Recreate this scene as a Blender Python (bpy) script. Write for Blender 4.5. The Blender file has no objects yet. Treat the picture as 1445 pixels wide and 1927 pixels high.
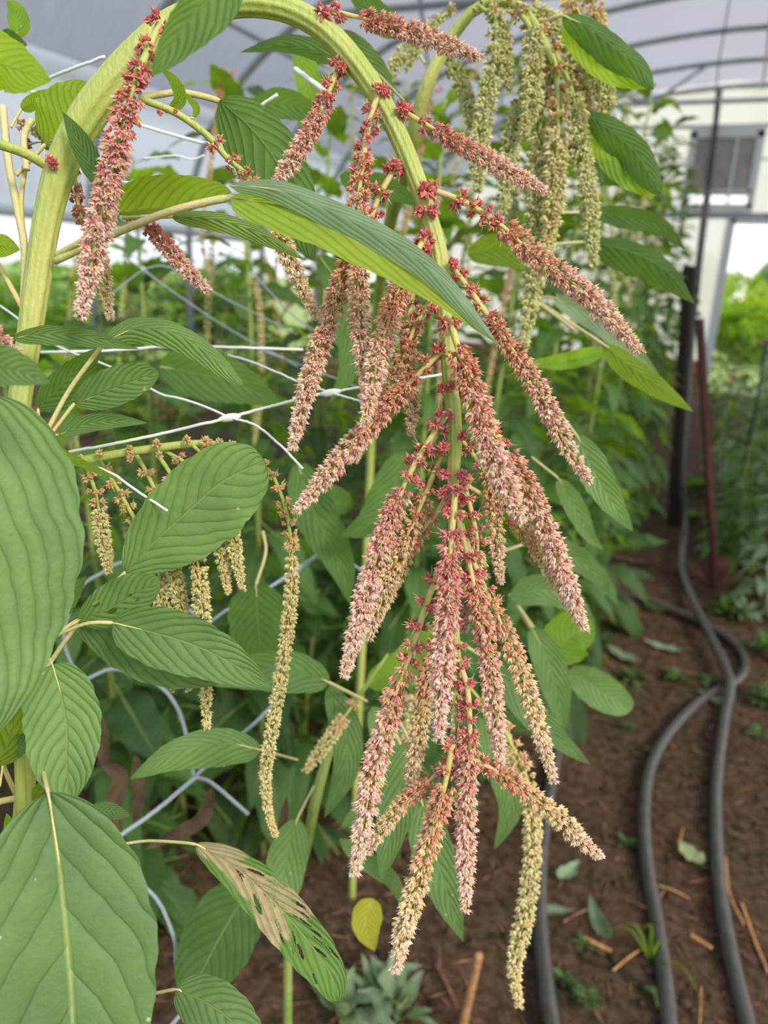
import bpy, math, random
import numpy as np
from mathutils import Vector, Matrix

random.seed(7)
rng = np.random.default_rng(11)
scene = bpy.context.scene
COL = scene.collection

# ------------------------------------------------------------------ camera
F = 1455.0                       # focal length in pixels of the 1445 x 1927 frame
CX, CY = 722.5, 963.5
CAMH = 1.30
VPX, VPY = 1385.0, 560.0         # where the tunnel's length direction (+Y) vanishes
ROLL = math.radians(3.0)
_d = Vector(((VPX-CX)/F, (CY-VPY)/F, -1.0))
_k = _d.x*math.sin(ROLL) + _d.y*math.cos(ROLL)
_dn = _d.normalized()
_U = Vector((math.sin(ROLL), math.cos(ROLL), _k)).normalized()
_X = _dn.cross(_U)
RM = Matrix((_X, _dn, _U))       # camera -> world
CAM = Vector((0, 0, CAMH))
camd = bpy.data.cameras.new('camera')
camd.sensor_fit = 'VERTICAL'
camd.sensor_height = 36.0
camd.sensor_width = 27.0
camd.lens = 36.0*F/1927.0
camd.clip_start = 0.02
camd.clip_end = 500
camd.dof.use_dof = True
camd.dof.focus_distance = 0.455
camd.dof.aperture_fstop = 6.6
cam = bpy.data.objects.new('camera', camd)
cam.matrix_world = Matrix.Translation(CAM) @ RM.to_4x4()
COL.objects.link(cam)
scene.camera = cam

# ------------------------------------------------------------------ light and view
vs = scene.view_settings
vs.view_transform = 'Standard'
try: vs.look = 'None'
except Exception: pass
vs.gamma = 1.0
vs.use_curve_mapping = False
vs.exposure = -0.02
scene.display_settings.display_device = 'sRGB'

def lin(r, g, b, a=1.0):
    f = lambda c: (c/255.0/12.92) if c/255.0 <= 0.04045 else ((c/255.0+0.055)/1.055)**2.4
    return (f(r), f(g), f(b), a)

world = bpy.data.worlds.new('sky')
scene.world = world
world.use_nodes = True
nt = world.node_tree
nt.nodes.clear()
wo = nt.nodes.new('ShaderNodeOutputWorld')
bg = nt.nodes.new('ShaderNodeBackground')
tc = nt.nodes.new('ShaderNodeTexCoord')
dot = nt.nodes.new('ShaderNodeVectorMath'); dot.operation = 'DOT_PRODUCT'
dot.inputs[1].default_value = Vector((0.72, 0.60, 0.35)).normalized()
ramp = nt.nodes.new('ShaderNodeValToRGB')
ramp.color_ramp.elements[0].position = 0.0
ramp.color_ramp.elements[0].color = (0.34, 0.40, 0.54, 1)
ramp.color_ramp.elements[1].position = 1.0
ramp.color_ramp.elements[1].color = (1.22, 1.19, 1.14, 1)
e = ramp.color_ramp.elements.new(0.5); e.color = (0.72, 0.75, 0.84, 1)
mr = nt.nodes.new('ShaderNodeMapRange')
mr.inputs['From Min'].default_value = -1; mr.inputs['From Max'].default_value = 1
nt.links.new(tc.outputs['Generated'], dot.inputs[0])
nt.links.new(dot.outputs['Value'], mr.inputs['Value'])
nt.links.new(mr.outputs['Result'], ramp.inputs['Fac'])
nt.links.new(ramp.outputs['Color'], bg.inputs['Color'])
bg.inputs['Strength'].default_value = 1.6
nt.links.new(bg.outputs['Background'], wo.inputs['Surface'])

sl = bpy.data.lights.new('sun', 'SUN')
sl.energy = 2.7
sl.angle = math.radians(14)
sl.color = (1.0, 0.91, 0.74)
so = bpy.data.objects.new('sun', sl)
so.rotation_euler = Vector((0.70, -0.42, 0.62)).to_track_quat('Z', 'Y').to_euler()
COL.objects.link(so)

# ------------------------------------------------------------------ projecting helpers
def ray(px, py):
    return RM @ Vector(((px-CX)/F, (CY-py)/F, -1.0))
def W(px, py, d):                 # point at depth d (metres along the view axis)
    return CAM + ray(px, py)*d
def G(px, py, z=0.0):             # point on the ground
    r = ray(px, py)
    return CAM + r*((z-CAMH)/r.z)
def PY(px, py, Y):                # point in the vertical plane y = Y
    r = ray(px, py)
    return CAM + r*(Y/r.y)

# ------------------------------------------------------------------ object helpers
def tag(o, label=None, cat=None, group=None, kind=None):
    if label: o['label'] = label
    if cat: o['category'] = cat
    if group: o['group'] = group
    if kind: o['kind'] = kind
    return o
def empty(name, loc, label=None, cat=None, group=None):
    o = bpy.data.objects.new(name, None)
    o.empty_display_size = 0.05
    o.location = loc
    COL.objects.link(o)
    return tag(o, label, cat, group)
def mesh_np(name, V, Fc, mat, smooth=True, attrs=None):
    me = bpy.data.meshes.new(name)
    V = np.asarray(V, dtype=np.float32)
    if isinstance(Fc, np.ndarray):
        n, k = Fc.shape
        me.vertices.add(len(V)); me.vertices.foreach_set('co', V.ravel())
        me.loops.add(n*k); me.loops.foreach_set('vertex_index', Fc.astype(np.int32).ravel())
        me.polygons.add(n)
        me.polygons.foreach_set('loop_start', np.arange(0, n*k, k, dtype=np.int32))
        me.polygons.foreach_set('loop_total', np.full(n, k, dtype=np.int32))
        me.update(calc_edges=True)
    else:
        me.from_pydata([tuple(map(float, v)) for v in V], [], Fc)
        me.update()
    if attrs:
        for an, (ty, arr) in attrs.items():
            a = me.attributes.new(an, ty, 'POINT')
            key = 'color' if ty == 'FLOAT_COLOR' else 'vector'
            a.data.foreach_set(key, np.asarray(arr, dtype=np.float32).ravel())
    me.polygons.foreach_set('use_smooth', np.full(len(me.polygons), smooth))
    me.materials.append(mat)
    me.validate()
    return me
def link(name, me, parent=None, loc=None):
    o = bpy.data.objects.new(name, me)
    COL.objects.link(o)
    if parent is not None:
        o.parent = parent
        if loc is None:
            o.matrix_parent_inverse = Matrix.Translation(-Vector(parent.location)) if parent.type == 'EMPTY' and parent.rotation_euler[2] == 0 else Matrix.Identity(4)
    if loc is not None: o.location = loc
    return o
def catmull(P, n):
    P = np.asarray(P, dtype=float)
    if len(P) == 2:
        t = np.linspace(0, 1, n)[:, None]
        return P[0]*(1-t)+P[1]*t
    Q = np.vstack([2*P[0]-P[1], P, 2*P[-1]-P[-2]])
    m = len(P)-1
    # sample densely, then resample by arc length
    out = []
    for i in range(m):
        a, b, c, d = Q[i], Q[i+1], Q[i+2], Q[i+3]
        for t in np.linspace(0, 1, 24, endpoint=False):
            out.append(0.5*((2*b)+(-a+c)*t+(2*a-5*b+4*c-d)*t*t+(-a+3*b-3*c+d)*t**3))
    out.append(P[-1])
    out = np.array(out)
    s = np.r_[0, np.cumsum(np.linalg.norm(np.diff(out[:, :3], axis=0), axis=1))]
    u = np.linspace(0, s[-1], n)
    return np.stack([np.interp(u, s, out[:, k]) for k in range(out.shape[1])], axis=1)
def frames(C):
    T = np.gradient(C, axis=0)
    T /= np.linalg.norm(T, axis=1)[:, None]+1e-12
    N = np.zeros_like(T)
    a = np.array([0.31, 0.83, 0.46])
    n = a-T[0]*a.dot(T[0]); n /= np.linalg.norm(n)
    for i in range(len(T)):
        n = n-T[i]*n.dot(T[i]); n /= np.linalg.norm(n)+1e-12
        N[i] = n
    return T, N, np.cross(T, N)
def tube(C, R, sides=12, ribs=0, ribamp=0.0, cap=True):
    """C: n x 3 centre line, R: n radii"""
    C = np.asarray(C, float); n = len(C)
    R = np.broadcast_to(np.asarray(R, float), (n,))
    T, N, B = frames(C)
    th = np.linspace(0, 2*np.pi, sides, endpoint=False)
    rr = 1+(ribamp*np.cos(ribs*th) if ribs else 0*th)
    V = C[:, None, :]+(R[:, None]*rr[None, :])[:, :, None]*(np.cos(th)[None, :, None]*N[:, None, :]+np.sin(th)[None, :, None]*B[:, None, :])
    V = V.reshape(-1, 3)
    i = np.arange(n-1)[:, None]*sides; j = np.arange(sides)[None, :]; j2 = (j+1) % sides
    Fq = np.stack([i+j, i+j2, i+sides+j2, i+sides+j], axis=-1).reshape(-1, 4)
    if cap:
        V = np.vstack([V, C[0], C[-1]])
        c0, c1 = len(V)-2, len(V)-1
        jj = np.arange(sides); j2 = (jj+1) % sides
        f0 = np.stack([jj*0+c0, j2, jj, jj], axis=-1)
        o = (n-1)*sides
        f1 = np.stack([jj*0+c1, o+jj, o+j2, o+j2], axis=-1)
        # triangles stored as degenerate quads are avoided: use lists
        faces = [tuple(map(int, q)) for q in Fq]+[tuple(map(int, q[:3])) for q in f0]+[tuple(map(int, q[:3])) for q in f1]
        return V, faces
    return V, Fq
class MB:                          # gathers pieces of ONE part
    def __init__(s): s.V = []; s.F = []; s.n = 0
    def add(s, V, Fs):
        V = np.asarray(V, float)
        s.V.append(V)
        s.F += [tuple(int(a)+s.n for a in f) for f in Fs]
        s.n += len(V)
        return s
    def tube(s, C, R, sides=10, **k):
        return s.add(*tube(C, R, sides, **k))
    def box(s, c, size, rot=None):
        h = np.array(size)/2
        V = np.array([[x, y, z] for x in (-1, 1) for y in (-1, 1) for z in (-1, 1)])*h
        if rot is not None: V = V @ np.array(rot.to_matrix()).T
        V = V+np.array(c)
        return s.add(V, [(0, 1, 3, 2), (4, 6, 7, 5), (0, 4, 5, 1), (2, 3, 7, 6), (0, 2, 6, 4), (1, 5, 7, 3)])
    def build(s, name, mat, parent=None, smooth=True):
        me = mesh_np(name, np.vstack(s.V), s.F, mat, smooth)
        return link(name, me, parent)

# ------------------------------------------------------------------ materials
def newmat(name):
    m = bpy.data.materials.new(name); m.use_nodes = True
    m.node_tree.nodes.clear()
    return m, m.node_tree
def nd(nt, t, **k):
    n = nt.nodes.new(t)
    for a, b in k.items():
        if a == 'i':
            for kk, v in b.items(): n.inputs[kk].default_value = v
        else: setattr(n, a, b)
    return n
def math_(nt, op, a, b=None, clamp=False):
    n = nt.nodes.new('ShaderNodeMath'); n.operation = op; n.use_clamp = clamp
    for i, v in enumerate((a, b)):
        if v is None: continue
        if isinstance(v, (int, float)): n.inputs[i].default_value = v
        else: nt.links.new(v, n.inputs[i])
    return n.outputs[0]
def mix_(nt, fac, a, b, mode='MIX'):
    n = nt.nodes.new('ShaderNodeMix'); n.data_type = 'RGBA'; n.blend_type = mode
    for sk, v in ((n.inputs[0], fac), (n.inputs[6], a), (n.inputs[7], b)):
        if isinstance(v, (int, float)): sk.default_value = v
        elif isinstance(v, tuple): sk.default_value = v
        else: nt.links.new(v, sk)
    return n.outputs[2]
def noise_(nt, scale, detail=3, coord='Object', rough=0.55, stretch=None):
    t = nt.nodes.new('ShaderNodeTexCoord')
    n = nt.nodes.new('ShaderNodeTexNoise')
    n.inputs['Scale'].default_value = scale; n.inputs['Detail'].default_value = detail
    n.inputs['Roughness'].default_value = rough
    src = t.outputs[coord]
    if stretch:
        mp = nt.nodes.new('ShaderNodeMapping'); mp.inputs['Scale'].default_value = stretch
        nt.links.new(src, mp.inputs['Vector']); src = mp.outputs['Vector']
    nt.links.new(src, n.inputs['Vector'])
    return n.outputs['Fac']

def simple(name, col, rough=0.6, col2=None, scale=20, bump=0.0, bscale=60, metallic=0.0, spec=0.5, detail=4, stretch=None, lo=0.35, hi=0.65):
    m, nt = newmat(name)
    out = nd(nt, 'ShaderNodeOutputMaterial')
    p = nd(nt, 'ShaderNodeBsdfPrincipled', i={'Roughness': rough, 'Metallic': metallic, 'Specular IOR Level': spec})
    if col2 is not None:
        f = noise_(nt, scale, detail, stretch=stretch)
        mrn = nd(nt, 'ShaderNodeMapRange', i={'From Min': lo, 'From Max': hi})
        nt.links.new(f, mrn.inputs['Value'])
        nt.links.new(mix_(nt, mrn.outputs[0], col, col2), p.inputs['Base Color'])
    else: p.inputs['Base Color'].default_value = col
    if bump > 0:
        b = nd(nt, 'ShaderNodeBump', i={'Strength': bump, 'Distance': 0.01})
        nt.links.new(noise_(nt, bscale, 5, stretch=stretch), b.inputs['Height'])
        nt.links.new(b.outputs['Normal'], p.inputs['Normal'])
    nt.links.new(p.outputs[0], out.inputs['Surface'])
    return m

def leafmat(name, top, under, trans, midrib, tw=0.38, nv=9.0, rough=0.58, vein=0.4, bumps=0.6, holes=False, spots=0.0, bdist=0.0022, va=.24, vb=.15, vary=(0.80, 1.22)):
    """attribute 'lf': x = -1..1 across, y = 0..1 along, z = damage"""
    m, nt = newmat(name)
    out = nd(nt, 'ShaderNodeOutputMaterial')
    at = nd(nt, 'ShaderNodeAttribute', attribute_name='lf')
    sx = nd(nt, 'ShaderNodeSeparateXYZ'); nt.links.new(at.outputs['Vector'], sx.inputs[0])
    au = math_(nt, 'ABSOLUTE', sx.outputs[0])
    u2 = math_(nt, 'MULTIPLY', au, au)
    c = math_(nt, 'SUBTRACT', sx.outputs[1], math_(nt, 'ADD', math_(nt, 'MULTIPLY', au, va), math_(nt, 'MULTIPLY', u2, vb)))
    wob = noise_(nt, 30, 2)
    c = math_(nt, 'ADD', math_(nt, 'MULTIPLY', c, nv), math_(nt, 'MULTIPLY', wob, 0.5))
    c = math_(nt, 'ADD', c, math_(nt, 'MULTIPLY', math_(nt, 'SIGN', sx.outputs[0]), 0.22))
    sn = math_(nt, 'ABSOLUTE', math_(nt, 'SINE', math_(nt, 'MULTIPLY', c, math.pi)))     # 0 on the veins
    vl = math_(nt, 'SUBTRACT', 1.0, math_(nt, 'MULTIPLY', sn, 9.0), clamp=True)
    ml = math_(nt, 'SUBTRACT', 1.0, math_(nt, 'MULTIPLY', au, 22.0), clamp=True)
    geo = nd(nt, 'ShaderNodeNewGeometry')
    oi = nd(nt, 'ShaderNodeObjectInfo')
    base = mix_(nt, geo.outputs['Backfacing'], top, under)
    nz = noise_(nt, 28, 4)
    nzr = nd(nt, 'ShaderNodeMapRange', i={'From Min': 0.3, 'From Max': 0.7, 'To Min': 0.84, 'To Max': 1.14}); nt.links.new(nz, nzr.inputs['Value'])
    rr = nd(nt, 'ShaderNodeMapRange', i={'From Min': 0.0, 'From Max': 1.0, 'To Min': vary[0], 'To Max': vary[1]}); nt.links.new(oi.outputs['Random'], rr.inputs['Value'])
    sc = math_(nt, 'MULTIPLY', nzr.outputs[0], rr.outputs[0])
    cmb = nd(nt, 'ShaderNodeCombineColor')
    for k in range(3): nt.links.new(sc, cmb.inputs[k])
    base = mix_(nt, 1.0, base, cmb.outputs[0], 'MULTIPLY')
    dark = mix_(nt, 1.0, base, (0.6, 0.66, 0.55, 1), 'MULTIPLY')
    base = mix_(nt, math_(nt, 'MULTIPLY', vl, vein), base, dark)
    base = mix_(nt, math_(nt, 'MULTIPLY', ml, 0.8), base, midrib)
    if spots > 0:
        vt = nd(nt, 'ShaderNodeTexVoronoi', i={'Scale': 75.0}); tcn = nd(nt, 'ShaderNodeTexCoord')
        nt.links.new(tcn.outputs['Object'], vt.inputs['Vector'])
        n2 = noise_(nt, 19, 2)
        sp = math_(nt, 'MULTIPLY', math_(nt, 'LESS_THAN', vt.outputs['Distance'], 0.075), math_(nt, 'GREATER_THAN', n2, 0.60-0.08*spots))
        base = mix_(nt, math_(nt, 'MULTIPLY', sp, 0.6), base, lin(214, 208, 170))
    if holes:
        ns = noise_(nt, 260, 3)
        tan = mix_(nt, ns, lin(205, 188, 150), lin(150, 130, 95))
        base = mix_(nt, sx.outputs[2], base, tan)
    p = nd(nt, 'ShaderNodeBsdfPrincipled', i={'Roughness': rough, 'Specular IOR Level': 0.35})
    nt.links.new(base, p.inputs['Base Color'])
    tr = nd(nt, 'ShaderNodeBsdfTranslucent')
    tcol = mix_(nt, 1.0, trans, cmb.outputs[0], 'MULTIPLY')
    tcol = mix_(nt, math_(nt, 'MULTIPLY', math_(nt, 'ADD', vl, ml, clamp=True), 0.35), tcol, (0.08, 0.14, 0.02, 1))
    if holes: tcol = mix_(nt, sx.outputs[2], tcol, lin(190, 170, 120))
    nt.links.new(tcol, tr.inputs['Color'])
    b = nd(nt, 'ShaderNodeBump', i={'Strength': bumps, 'Distance': bdist})
    h = math_(nt, 'POWER', math_(nt, 'ADD', sn, 0.001), 0.45)
    h = math_(nt, 'SUBTRACT', h, math_(nt, 'MULTIPLY', ml, 0.9))
    h = math_(nt, 'ADD', h, math_(nt, 'MULTIPLY', noise_(nt, 240, 3), 0.45))
    nt.links.new(h, b.inputs['Height'])
    nt.links.new(b.outputs[0], p.inputs['Normal']); nt.links.new(b.outputs[0], tr.inputs['Normal'])
    mx = nd(nt, 'ShaderNodeMixShader', i={'Fac': tw})
    nt.links.new(p.outputs[0], mx.inputs[1]); nt.links.new(tr.outputs[0], mx.inputs[2])
    nt.links.new(mx.outputs[0], out.inputs['Surface'])
    return m

def attrmat(name, tw=0.25, rough=0.65):
    m, nt = newmat(name)
    out = nd(nt, 'ShaderNodeOutputMaterial')
    at = nd(nt, 'ShaderNodeAttribute', attribute_name='tint')
    p = nd(nt, 'ShaderNodeBsdfPrincipled', i={'Roughness': rough, 'Specular IOR Level': 0.3})
    tr = nd(nt, 'ShaderNodeBsdfTranslucent')
    nt.links.new(at.outputs['Color'], p.inputs['Base Color']); nt.links.new(at.outputs['Color'], tr.inputs['Color'])
    mx = nd(nt, 'ShaderNodeMixShader', i={'Fac': tw})
    nt.links.new(p.outputs[0], mx.inputs[1]); nt.links.new(tr.outputs[0], mx.inputs[2])
    nt.links.new(mx.outputs[0], out.inputs['Surface'])
    return m

def filmmat(name, tcol, dcol, tfac, clear=0.0, wr=0.6):
    m, nt = newmat(name)
    out = nd(nt, 'ShaderNodeOutputMaterial')
    d = nd(nt, 'ShaderNodeBsdfDiffuse', i={'Color': dcol}); t = nd(nt, 'ShaderNodeBsdfTranslucent')
    nt.links.new(mix_(nt, noise_(nt, 0.9, 4), tuple(0.86*x for x in tcol[:3])+(1,), tcol), t.inputs['Color'])
    b = nd(nt, 'ShaderNodeBump', i={'Strength': wr, 'Distance': 0.05})
    nt.links.new(noise_(nt, 4.0, 3, stretch=(1, 5, 0.6)), b.inputs['Height'])
    nt.links.new(b.outputs[0], d.inputs['Normal']); nt.links.new(b.outputs[0], t.inputs['Normal'])
    mx = nd(nt, 'ShaderNodeMixShader', i={'Fac': tfac})
    nt.links.new(d.outputs[0], mx.inputs[1]); nt.links.new(t.outputs[0], mx.inputs[2])
    last = mx.outputs[0]
    if clear > 0:
        tp = nd(nt, 'ShaderNodeBsdfTransparent'); m2 = nd(nt, 'ShaderNodeMixShader', i={'Fac': clear})
        nt.links.new(last, m2.inputs[1]); nt.links.new(tp.outputs[0], m2.inputs[2]); last = m2.outputs[0]
    nt.links.new(last, out.inputs['Surface'])
    return m

M = {}
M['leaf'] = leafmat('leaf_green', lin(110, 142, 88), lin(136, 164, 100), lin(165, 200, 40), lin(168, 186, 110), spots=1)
M['leaf_vivid'] = leafmat('leaf_backlit_green', lin(110, 150, 62), lin(140, 172, 70), lin(206, 238, 26), lin(185, 200, 110), tw=0.58, spots=1)  # brighter copy of the leaf material, backlit glow put into its colours
M['leaf_big'] = leafmat('leaf_large', lin(98, 132, 80), lin(116, 150, 90), lin(150, 190, 60), lin(186, 196, 122), tw=0.25, nv=6.0, vein=0.35, spots=1, bdist=0.003, va=.30, vb=.16)
M['leaf_edge'] = leafmat('leaf_large_steep_veins', lin(104, 136, 82), lin(116, 150, 90), lin(150, 190, 60), lin(150, 176, 104), tw=0.25, nv=5.5, vein=0.35, bdist=0.003, va=.6, vb=.3)
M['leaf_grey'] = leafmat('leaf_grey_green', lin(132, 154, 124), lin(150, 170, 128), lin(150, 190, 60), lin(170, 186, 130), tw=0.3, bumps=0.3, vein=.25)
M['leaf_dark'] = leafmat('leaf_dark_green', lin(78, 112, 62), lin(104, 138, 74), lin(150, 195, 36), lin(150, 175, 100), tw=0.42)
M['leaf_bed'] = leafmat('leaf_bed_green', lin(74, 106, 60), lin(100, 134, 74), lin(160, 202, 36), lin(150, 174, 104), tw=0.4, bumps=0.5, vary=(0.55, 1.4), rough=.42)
M['leaf_yellow'] = leafmat('leaf_yellowing', lin(186, 186, 60), lin(196, 190, 80), lin(222, 214, 40), lin(205, 200, 120), tw=0.4)
M['leaf_pale'] = leafmat('leaf_pale_green', lin(188, 202, 150), lin(196, 208, 160), lin(200, 214, 120), lin(206, 212, 170), tw=0.3)
M['leaf_eaten'] = leafmat('leaf_eaten', lin(104, 146, 70), lin(140, 172, 92), lin(175, 210, 50), lin(190, 196, 130), tw=0.35, holes=True)
M['stem'] = simple('stem_green', lin(158, 174, 84), 0.5, lin(186, 188, 110), 30, 0.25, 300, stretch=(1, 1, 0.25))
M['stem_pale'] = simple('stalk_pale', lin(196, 192, 128), 0.5, lin(214, 196, 150), 50, 0.2, 400)
M['stem_pink'] = simple('stalk_pinkish', lin(214, 184, 138), 0.55, lin(190, 186, 100), 60, 0.2, 400)
M['stem_dark'] = simple('stem_bed_green', lin(122, 146, 70), 0.5, lin(150, 165, 90), 20, 0.2, 200)
M['floret'] = attrmat('floret')
M['pipe'] = simple('black_polythene', lin(62, 58, 58), 0.34, lin(80, 74, 73), 40, 0.1, 500, spec=1.0)
M['cord'] = simple('white_netting', lin(232, 236, 240), 0.5)
M['cord_grey'] = simple('grey_netting', lin(150, 160, 172), 0.5)  # darker bluish-grey cord for the lower and far nets
M['steel'] = simple('galvanised_steel', lin(160, 166, 178), 0.45, lin(184, 188, 196), 8, 0, metallic=0.2)
M['steel_dark'] = simple('dark_steel', lin(62, 62, 66), 0.5, lin(44, 44, 48), 10)
M['rust'] = simple('rusty_steel', lin(112, 66, 60), 0.8, lin(80, 50, 50), 25, 0.4, 120)
M['wood_dark'] = simple('dark_timber', lin(52, 34, 30), 0.8, lin(34, 22, 22), 12, 0.5, 60, stretch=(4, 4, 0.5))
M['board'] = simple('treated_board', lin(178, 124, 92), 0.8, lin(140, 92, 68), 6, 0.3, 40, stretch=(0.5, 4, 4))
M['white_frame'] = simple('white_frame_paint', lin(225, 230, 235), 0.5)
M['louvre'] = simple('louvre_grey', lin(196, 190, 192), 0.6, lin(180, 174, 176), 6)
M['straw'] = simple('dry_straw', lin(196, 150, 100), 0.8, lin(160, 112, 74), 80, 0.2, 300)
M['litter'] = simple('straw_litter', lin(150, 104, 78), 0.9, lin(88, 60, 46), 30, 0.2, 300)
M['dead_leaf'] = simple('shrivelled_leaf', lin(112, 90, 66), 0.85, lin(78, 62, 46), 30, 0.3, 200)
M['bark'] = simple('bark', lin(96, 84, 66), 0.9, lin(70, 60, 48), 12, 0.5, 60)
M['petal'] = simple('flower_petal', lin(232, 168, 150), 0.6, lin(240, 190, 170), 30)
M['petal_orange'] = simple('orange_petal', lin(238, 160, 50), 0.6, lin(240, 190, 60), 30)
M['stake'] = simple('green_coated_steel', lin(30, 62, 50), 0.5)
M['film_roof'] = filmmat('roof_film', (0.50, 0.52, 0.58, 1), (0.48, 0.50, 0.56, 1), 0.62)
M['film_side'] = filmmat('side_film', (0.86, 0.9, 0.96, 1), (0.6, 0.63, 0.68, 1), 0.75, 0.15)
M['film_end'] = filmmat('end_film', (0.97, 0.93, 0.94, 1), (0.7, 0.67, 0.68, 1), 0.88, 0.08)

def soilmat():
    m, nt = newmat('soil')
    out = nd(nt, 'ShaderNodeOutputMaterial')
    p = nd(nt, 'ShaderNodeBsdfPrincipled', i={'Roughness': 0.95, 'Specular IOR Level': 0.2})
    a = noise_(nt, 3.0, 6); b = noise_(nt, 38, 6, rough=0.7)
    r1 = nd(nt, 'ShaderNodeMapRange', i={'From Min': 0.44, 'From Max': 0.56}); nt.links.new(a, r1.inputs['Value'])
    r2 = nd(nt, 'ShaderNodeMapRange', i={'From Min': 0.4, 'From Max': 0.7}); nt.links.new(b, r2.inputs['Value'])
    c = mix_(nt, r1.outputs[0], lin(74, 54, 43), lin(56, 52, 40))
    c = mix_(nt, r2.outputs[0], c, lin(118, 92, 74))
    g = noise_(nt, 1.6, 5)
    gm = nd(nt, 'ShaderNodeMapRange', i={'From Min': 0.55, 'From Max': 0.68, 'To Max': 0.55}); nt.links.new(g, gm.inputs['Value'])
    c = mix_(nt, gm.outputs[0], c, lin(66, 74, 44))
    nt.links.new(c, p.inputs['Base Color'])
    bp = nd(nt, 'ShaderNodeBump', i={'Strength': 0.9, 'Distance': 0.01})
    nt.links.new(noise_(nt, 90, 6, rough=0.75), bp.inputs['Height'])
    nt.links.new(bp.outputs[0], p.inputs['Normal'])
    nt.links.new(p.outputs[0], out.inputs['Surface'])
    return m
M['soil'] = soilmat()
M['grass'] = simple('field_grass', lin(150, 166, 96), 0.9, lin(116, 142, 76), 0.8, 0.5, 8)

# ------------------------------------------------------------------ the setting: polytunnel
def noise2(x, y):
    return (np.sin(x*7.1+1.3*np.sin(y*5.3))*0.5+np.sin(y*9.7+1.1*np.sin(x*11.9))*0.35+np.sin(x*23.0+y*17.0)*0.2+np.sin(x*41.0-y*37.0)*0.12)
def ground_z(x, y):
    z = 0.012*noise2(x, y)
    bed = 1/(1+np.exp((x+0.28)*14))*0.0
    return z+bed
xs = np.r_[np.linspace(-7.2, -2, 60), np.linspace(-1.96, 2.4, 220), np.linspace(2.5, 4.6, 20)]
ys = np.r_[np.linspace(-1.2, 5.0, 300), np.linspace(5.1, 12.0, 70)]
X, Y = np.meshgrid(xs, ys, indexing='ij')
Z = ground_z(X, Y)+rng.normal(0, 0.0022, X.shape)
V = np.stack([X, Y, Z], -1).reshape(-1, 3)
ii, jj = np.meshgrid(np.arange(len(xs)-1), np.arange(len(ys)-1), indexing='ij')
b0 = ii*len(ys)+jj
Fq = np.stack([b0, b0+len(ys), b0+len(ys)+1, b0+1], -1).reshape(-1, 4)
fl = link('floor', mesh_np('floor', V, Fq, M['soil']))
tag(fl, kind='structure')
# the field outside, one sheet around the tunnel
gm = MB(); gm.box((0, 90, -0.06), (500, 400, 0.04))
fo = gm.build('field', M['grass'], smooth=False); tag(fo, kind='structure')

TL, TR, TY = -4.6, 4.4, 12.0       # tunnel sides and far end
CXT = -0.12                        # ridge line
def arch(n=48, inset=0.0, z0=0.0):
    """gothic arch profile: list of (x, z) from left foot to right foot"""
    hw = 4.5-inset; side = 1.5; pk = 3.98-inset
    pts = [(-hw, z0), (-hw, side)]
    for i in range(1, n):
        a = math.pi*i/n
        x = -hw*math.cos(a)
        z = side+(pk-side)*(abs(math.sin(a))**0.86)
        pts.append((x, z))
    pts += [(hw, side), (hw, z0)]
    return [(x+CXT, z) for x, z in pts]
def arch_pipe(y, r, inset=0.0):
    pr = arch(inset=inset)
    return tube([(x, y, z) for x, z in pr], r, 10)
k = 0
hoops = [12.0-1.2*i for i in range(9)]
for y in hoops:
    mb = MB(); mb.add(*arch_pipe(y, 0.030, 0.06))
    k += 1
    o = mb.build('trim_%d' % k, M['steel']); tag(o, 'galvanised roof hoop of the tunnel', kind='structure')
# truss on some hoops: chord with struts
for y in (6.0, 10.8):
    k += 1
    mb = MB()
    zc = 3.22 if y < 7 else 3.5
    mb.tube([(-3.0+CXT, y, zc), (3.0+CXT, y, zc)], 0.026)
    for xa, xb in ((-1.2, -1.9), (-1.2, -0.6), (1.2, 0.6), (1.2, 1.9)):
        zt = np.interp(xb+CXT, [p[0] for p in arch(inset=0.06)], [p[1] for p in arch(inset=0.06)])
        mb.tube([(xa+CXT, y, zc), (xb+CXT, y, zt)], 0.020)
    tag(mb.build('trim_%d' % k, M['steel']), 'steel truss chord with struts under the roof', kind='structure')
for xa in (-3.55, -1.9, 0.0, 1.9, 3.3):  # purlins along the tunnel
    k += 1
    pr = arch(inset=0.1); zt = np.interp(xa+CXT, [p[0] for p in pr], [p[1] for p in pr])
    mb = MB(); mb.tube([(xa+CXT, 2.4, zt), (xa+CXT, 12.0, zt)], 0.017)
    tag(mb.build('trim_%d' % k, M['steel']), 'purlin running along the roof', kind='structure')
for (xa, ya, xb, yb) in ((-3.4, 12.0, -2.4, 8.4), (-0.9, 4.8, -2.6, 9.6), (-2.4, 6.0, -3.9, 10.8)):   # wind braces
    k += 1
    pr = arch(inset=0.1); fz = lambda x: float(np.interp(x+CXT, [p[0] for p in pr], [p[1] for p in pr]))
    mb = MB(); mb.tube([(xa+(xb-xa)*t+CXT, ya+(yb-ya)*t, fz(xa+(xb-xa)*t)) for t in np.linspace(0, 1, 8)], 0.016)
    tag(mb.build('trim_%d' % k, M['steel']), 'diagonal wind brace under the roof film', kind='structure')
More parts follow.
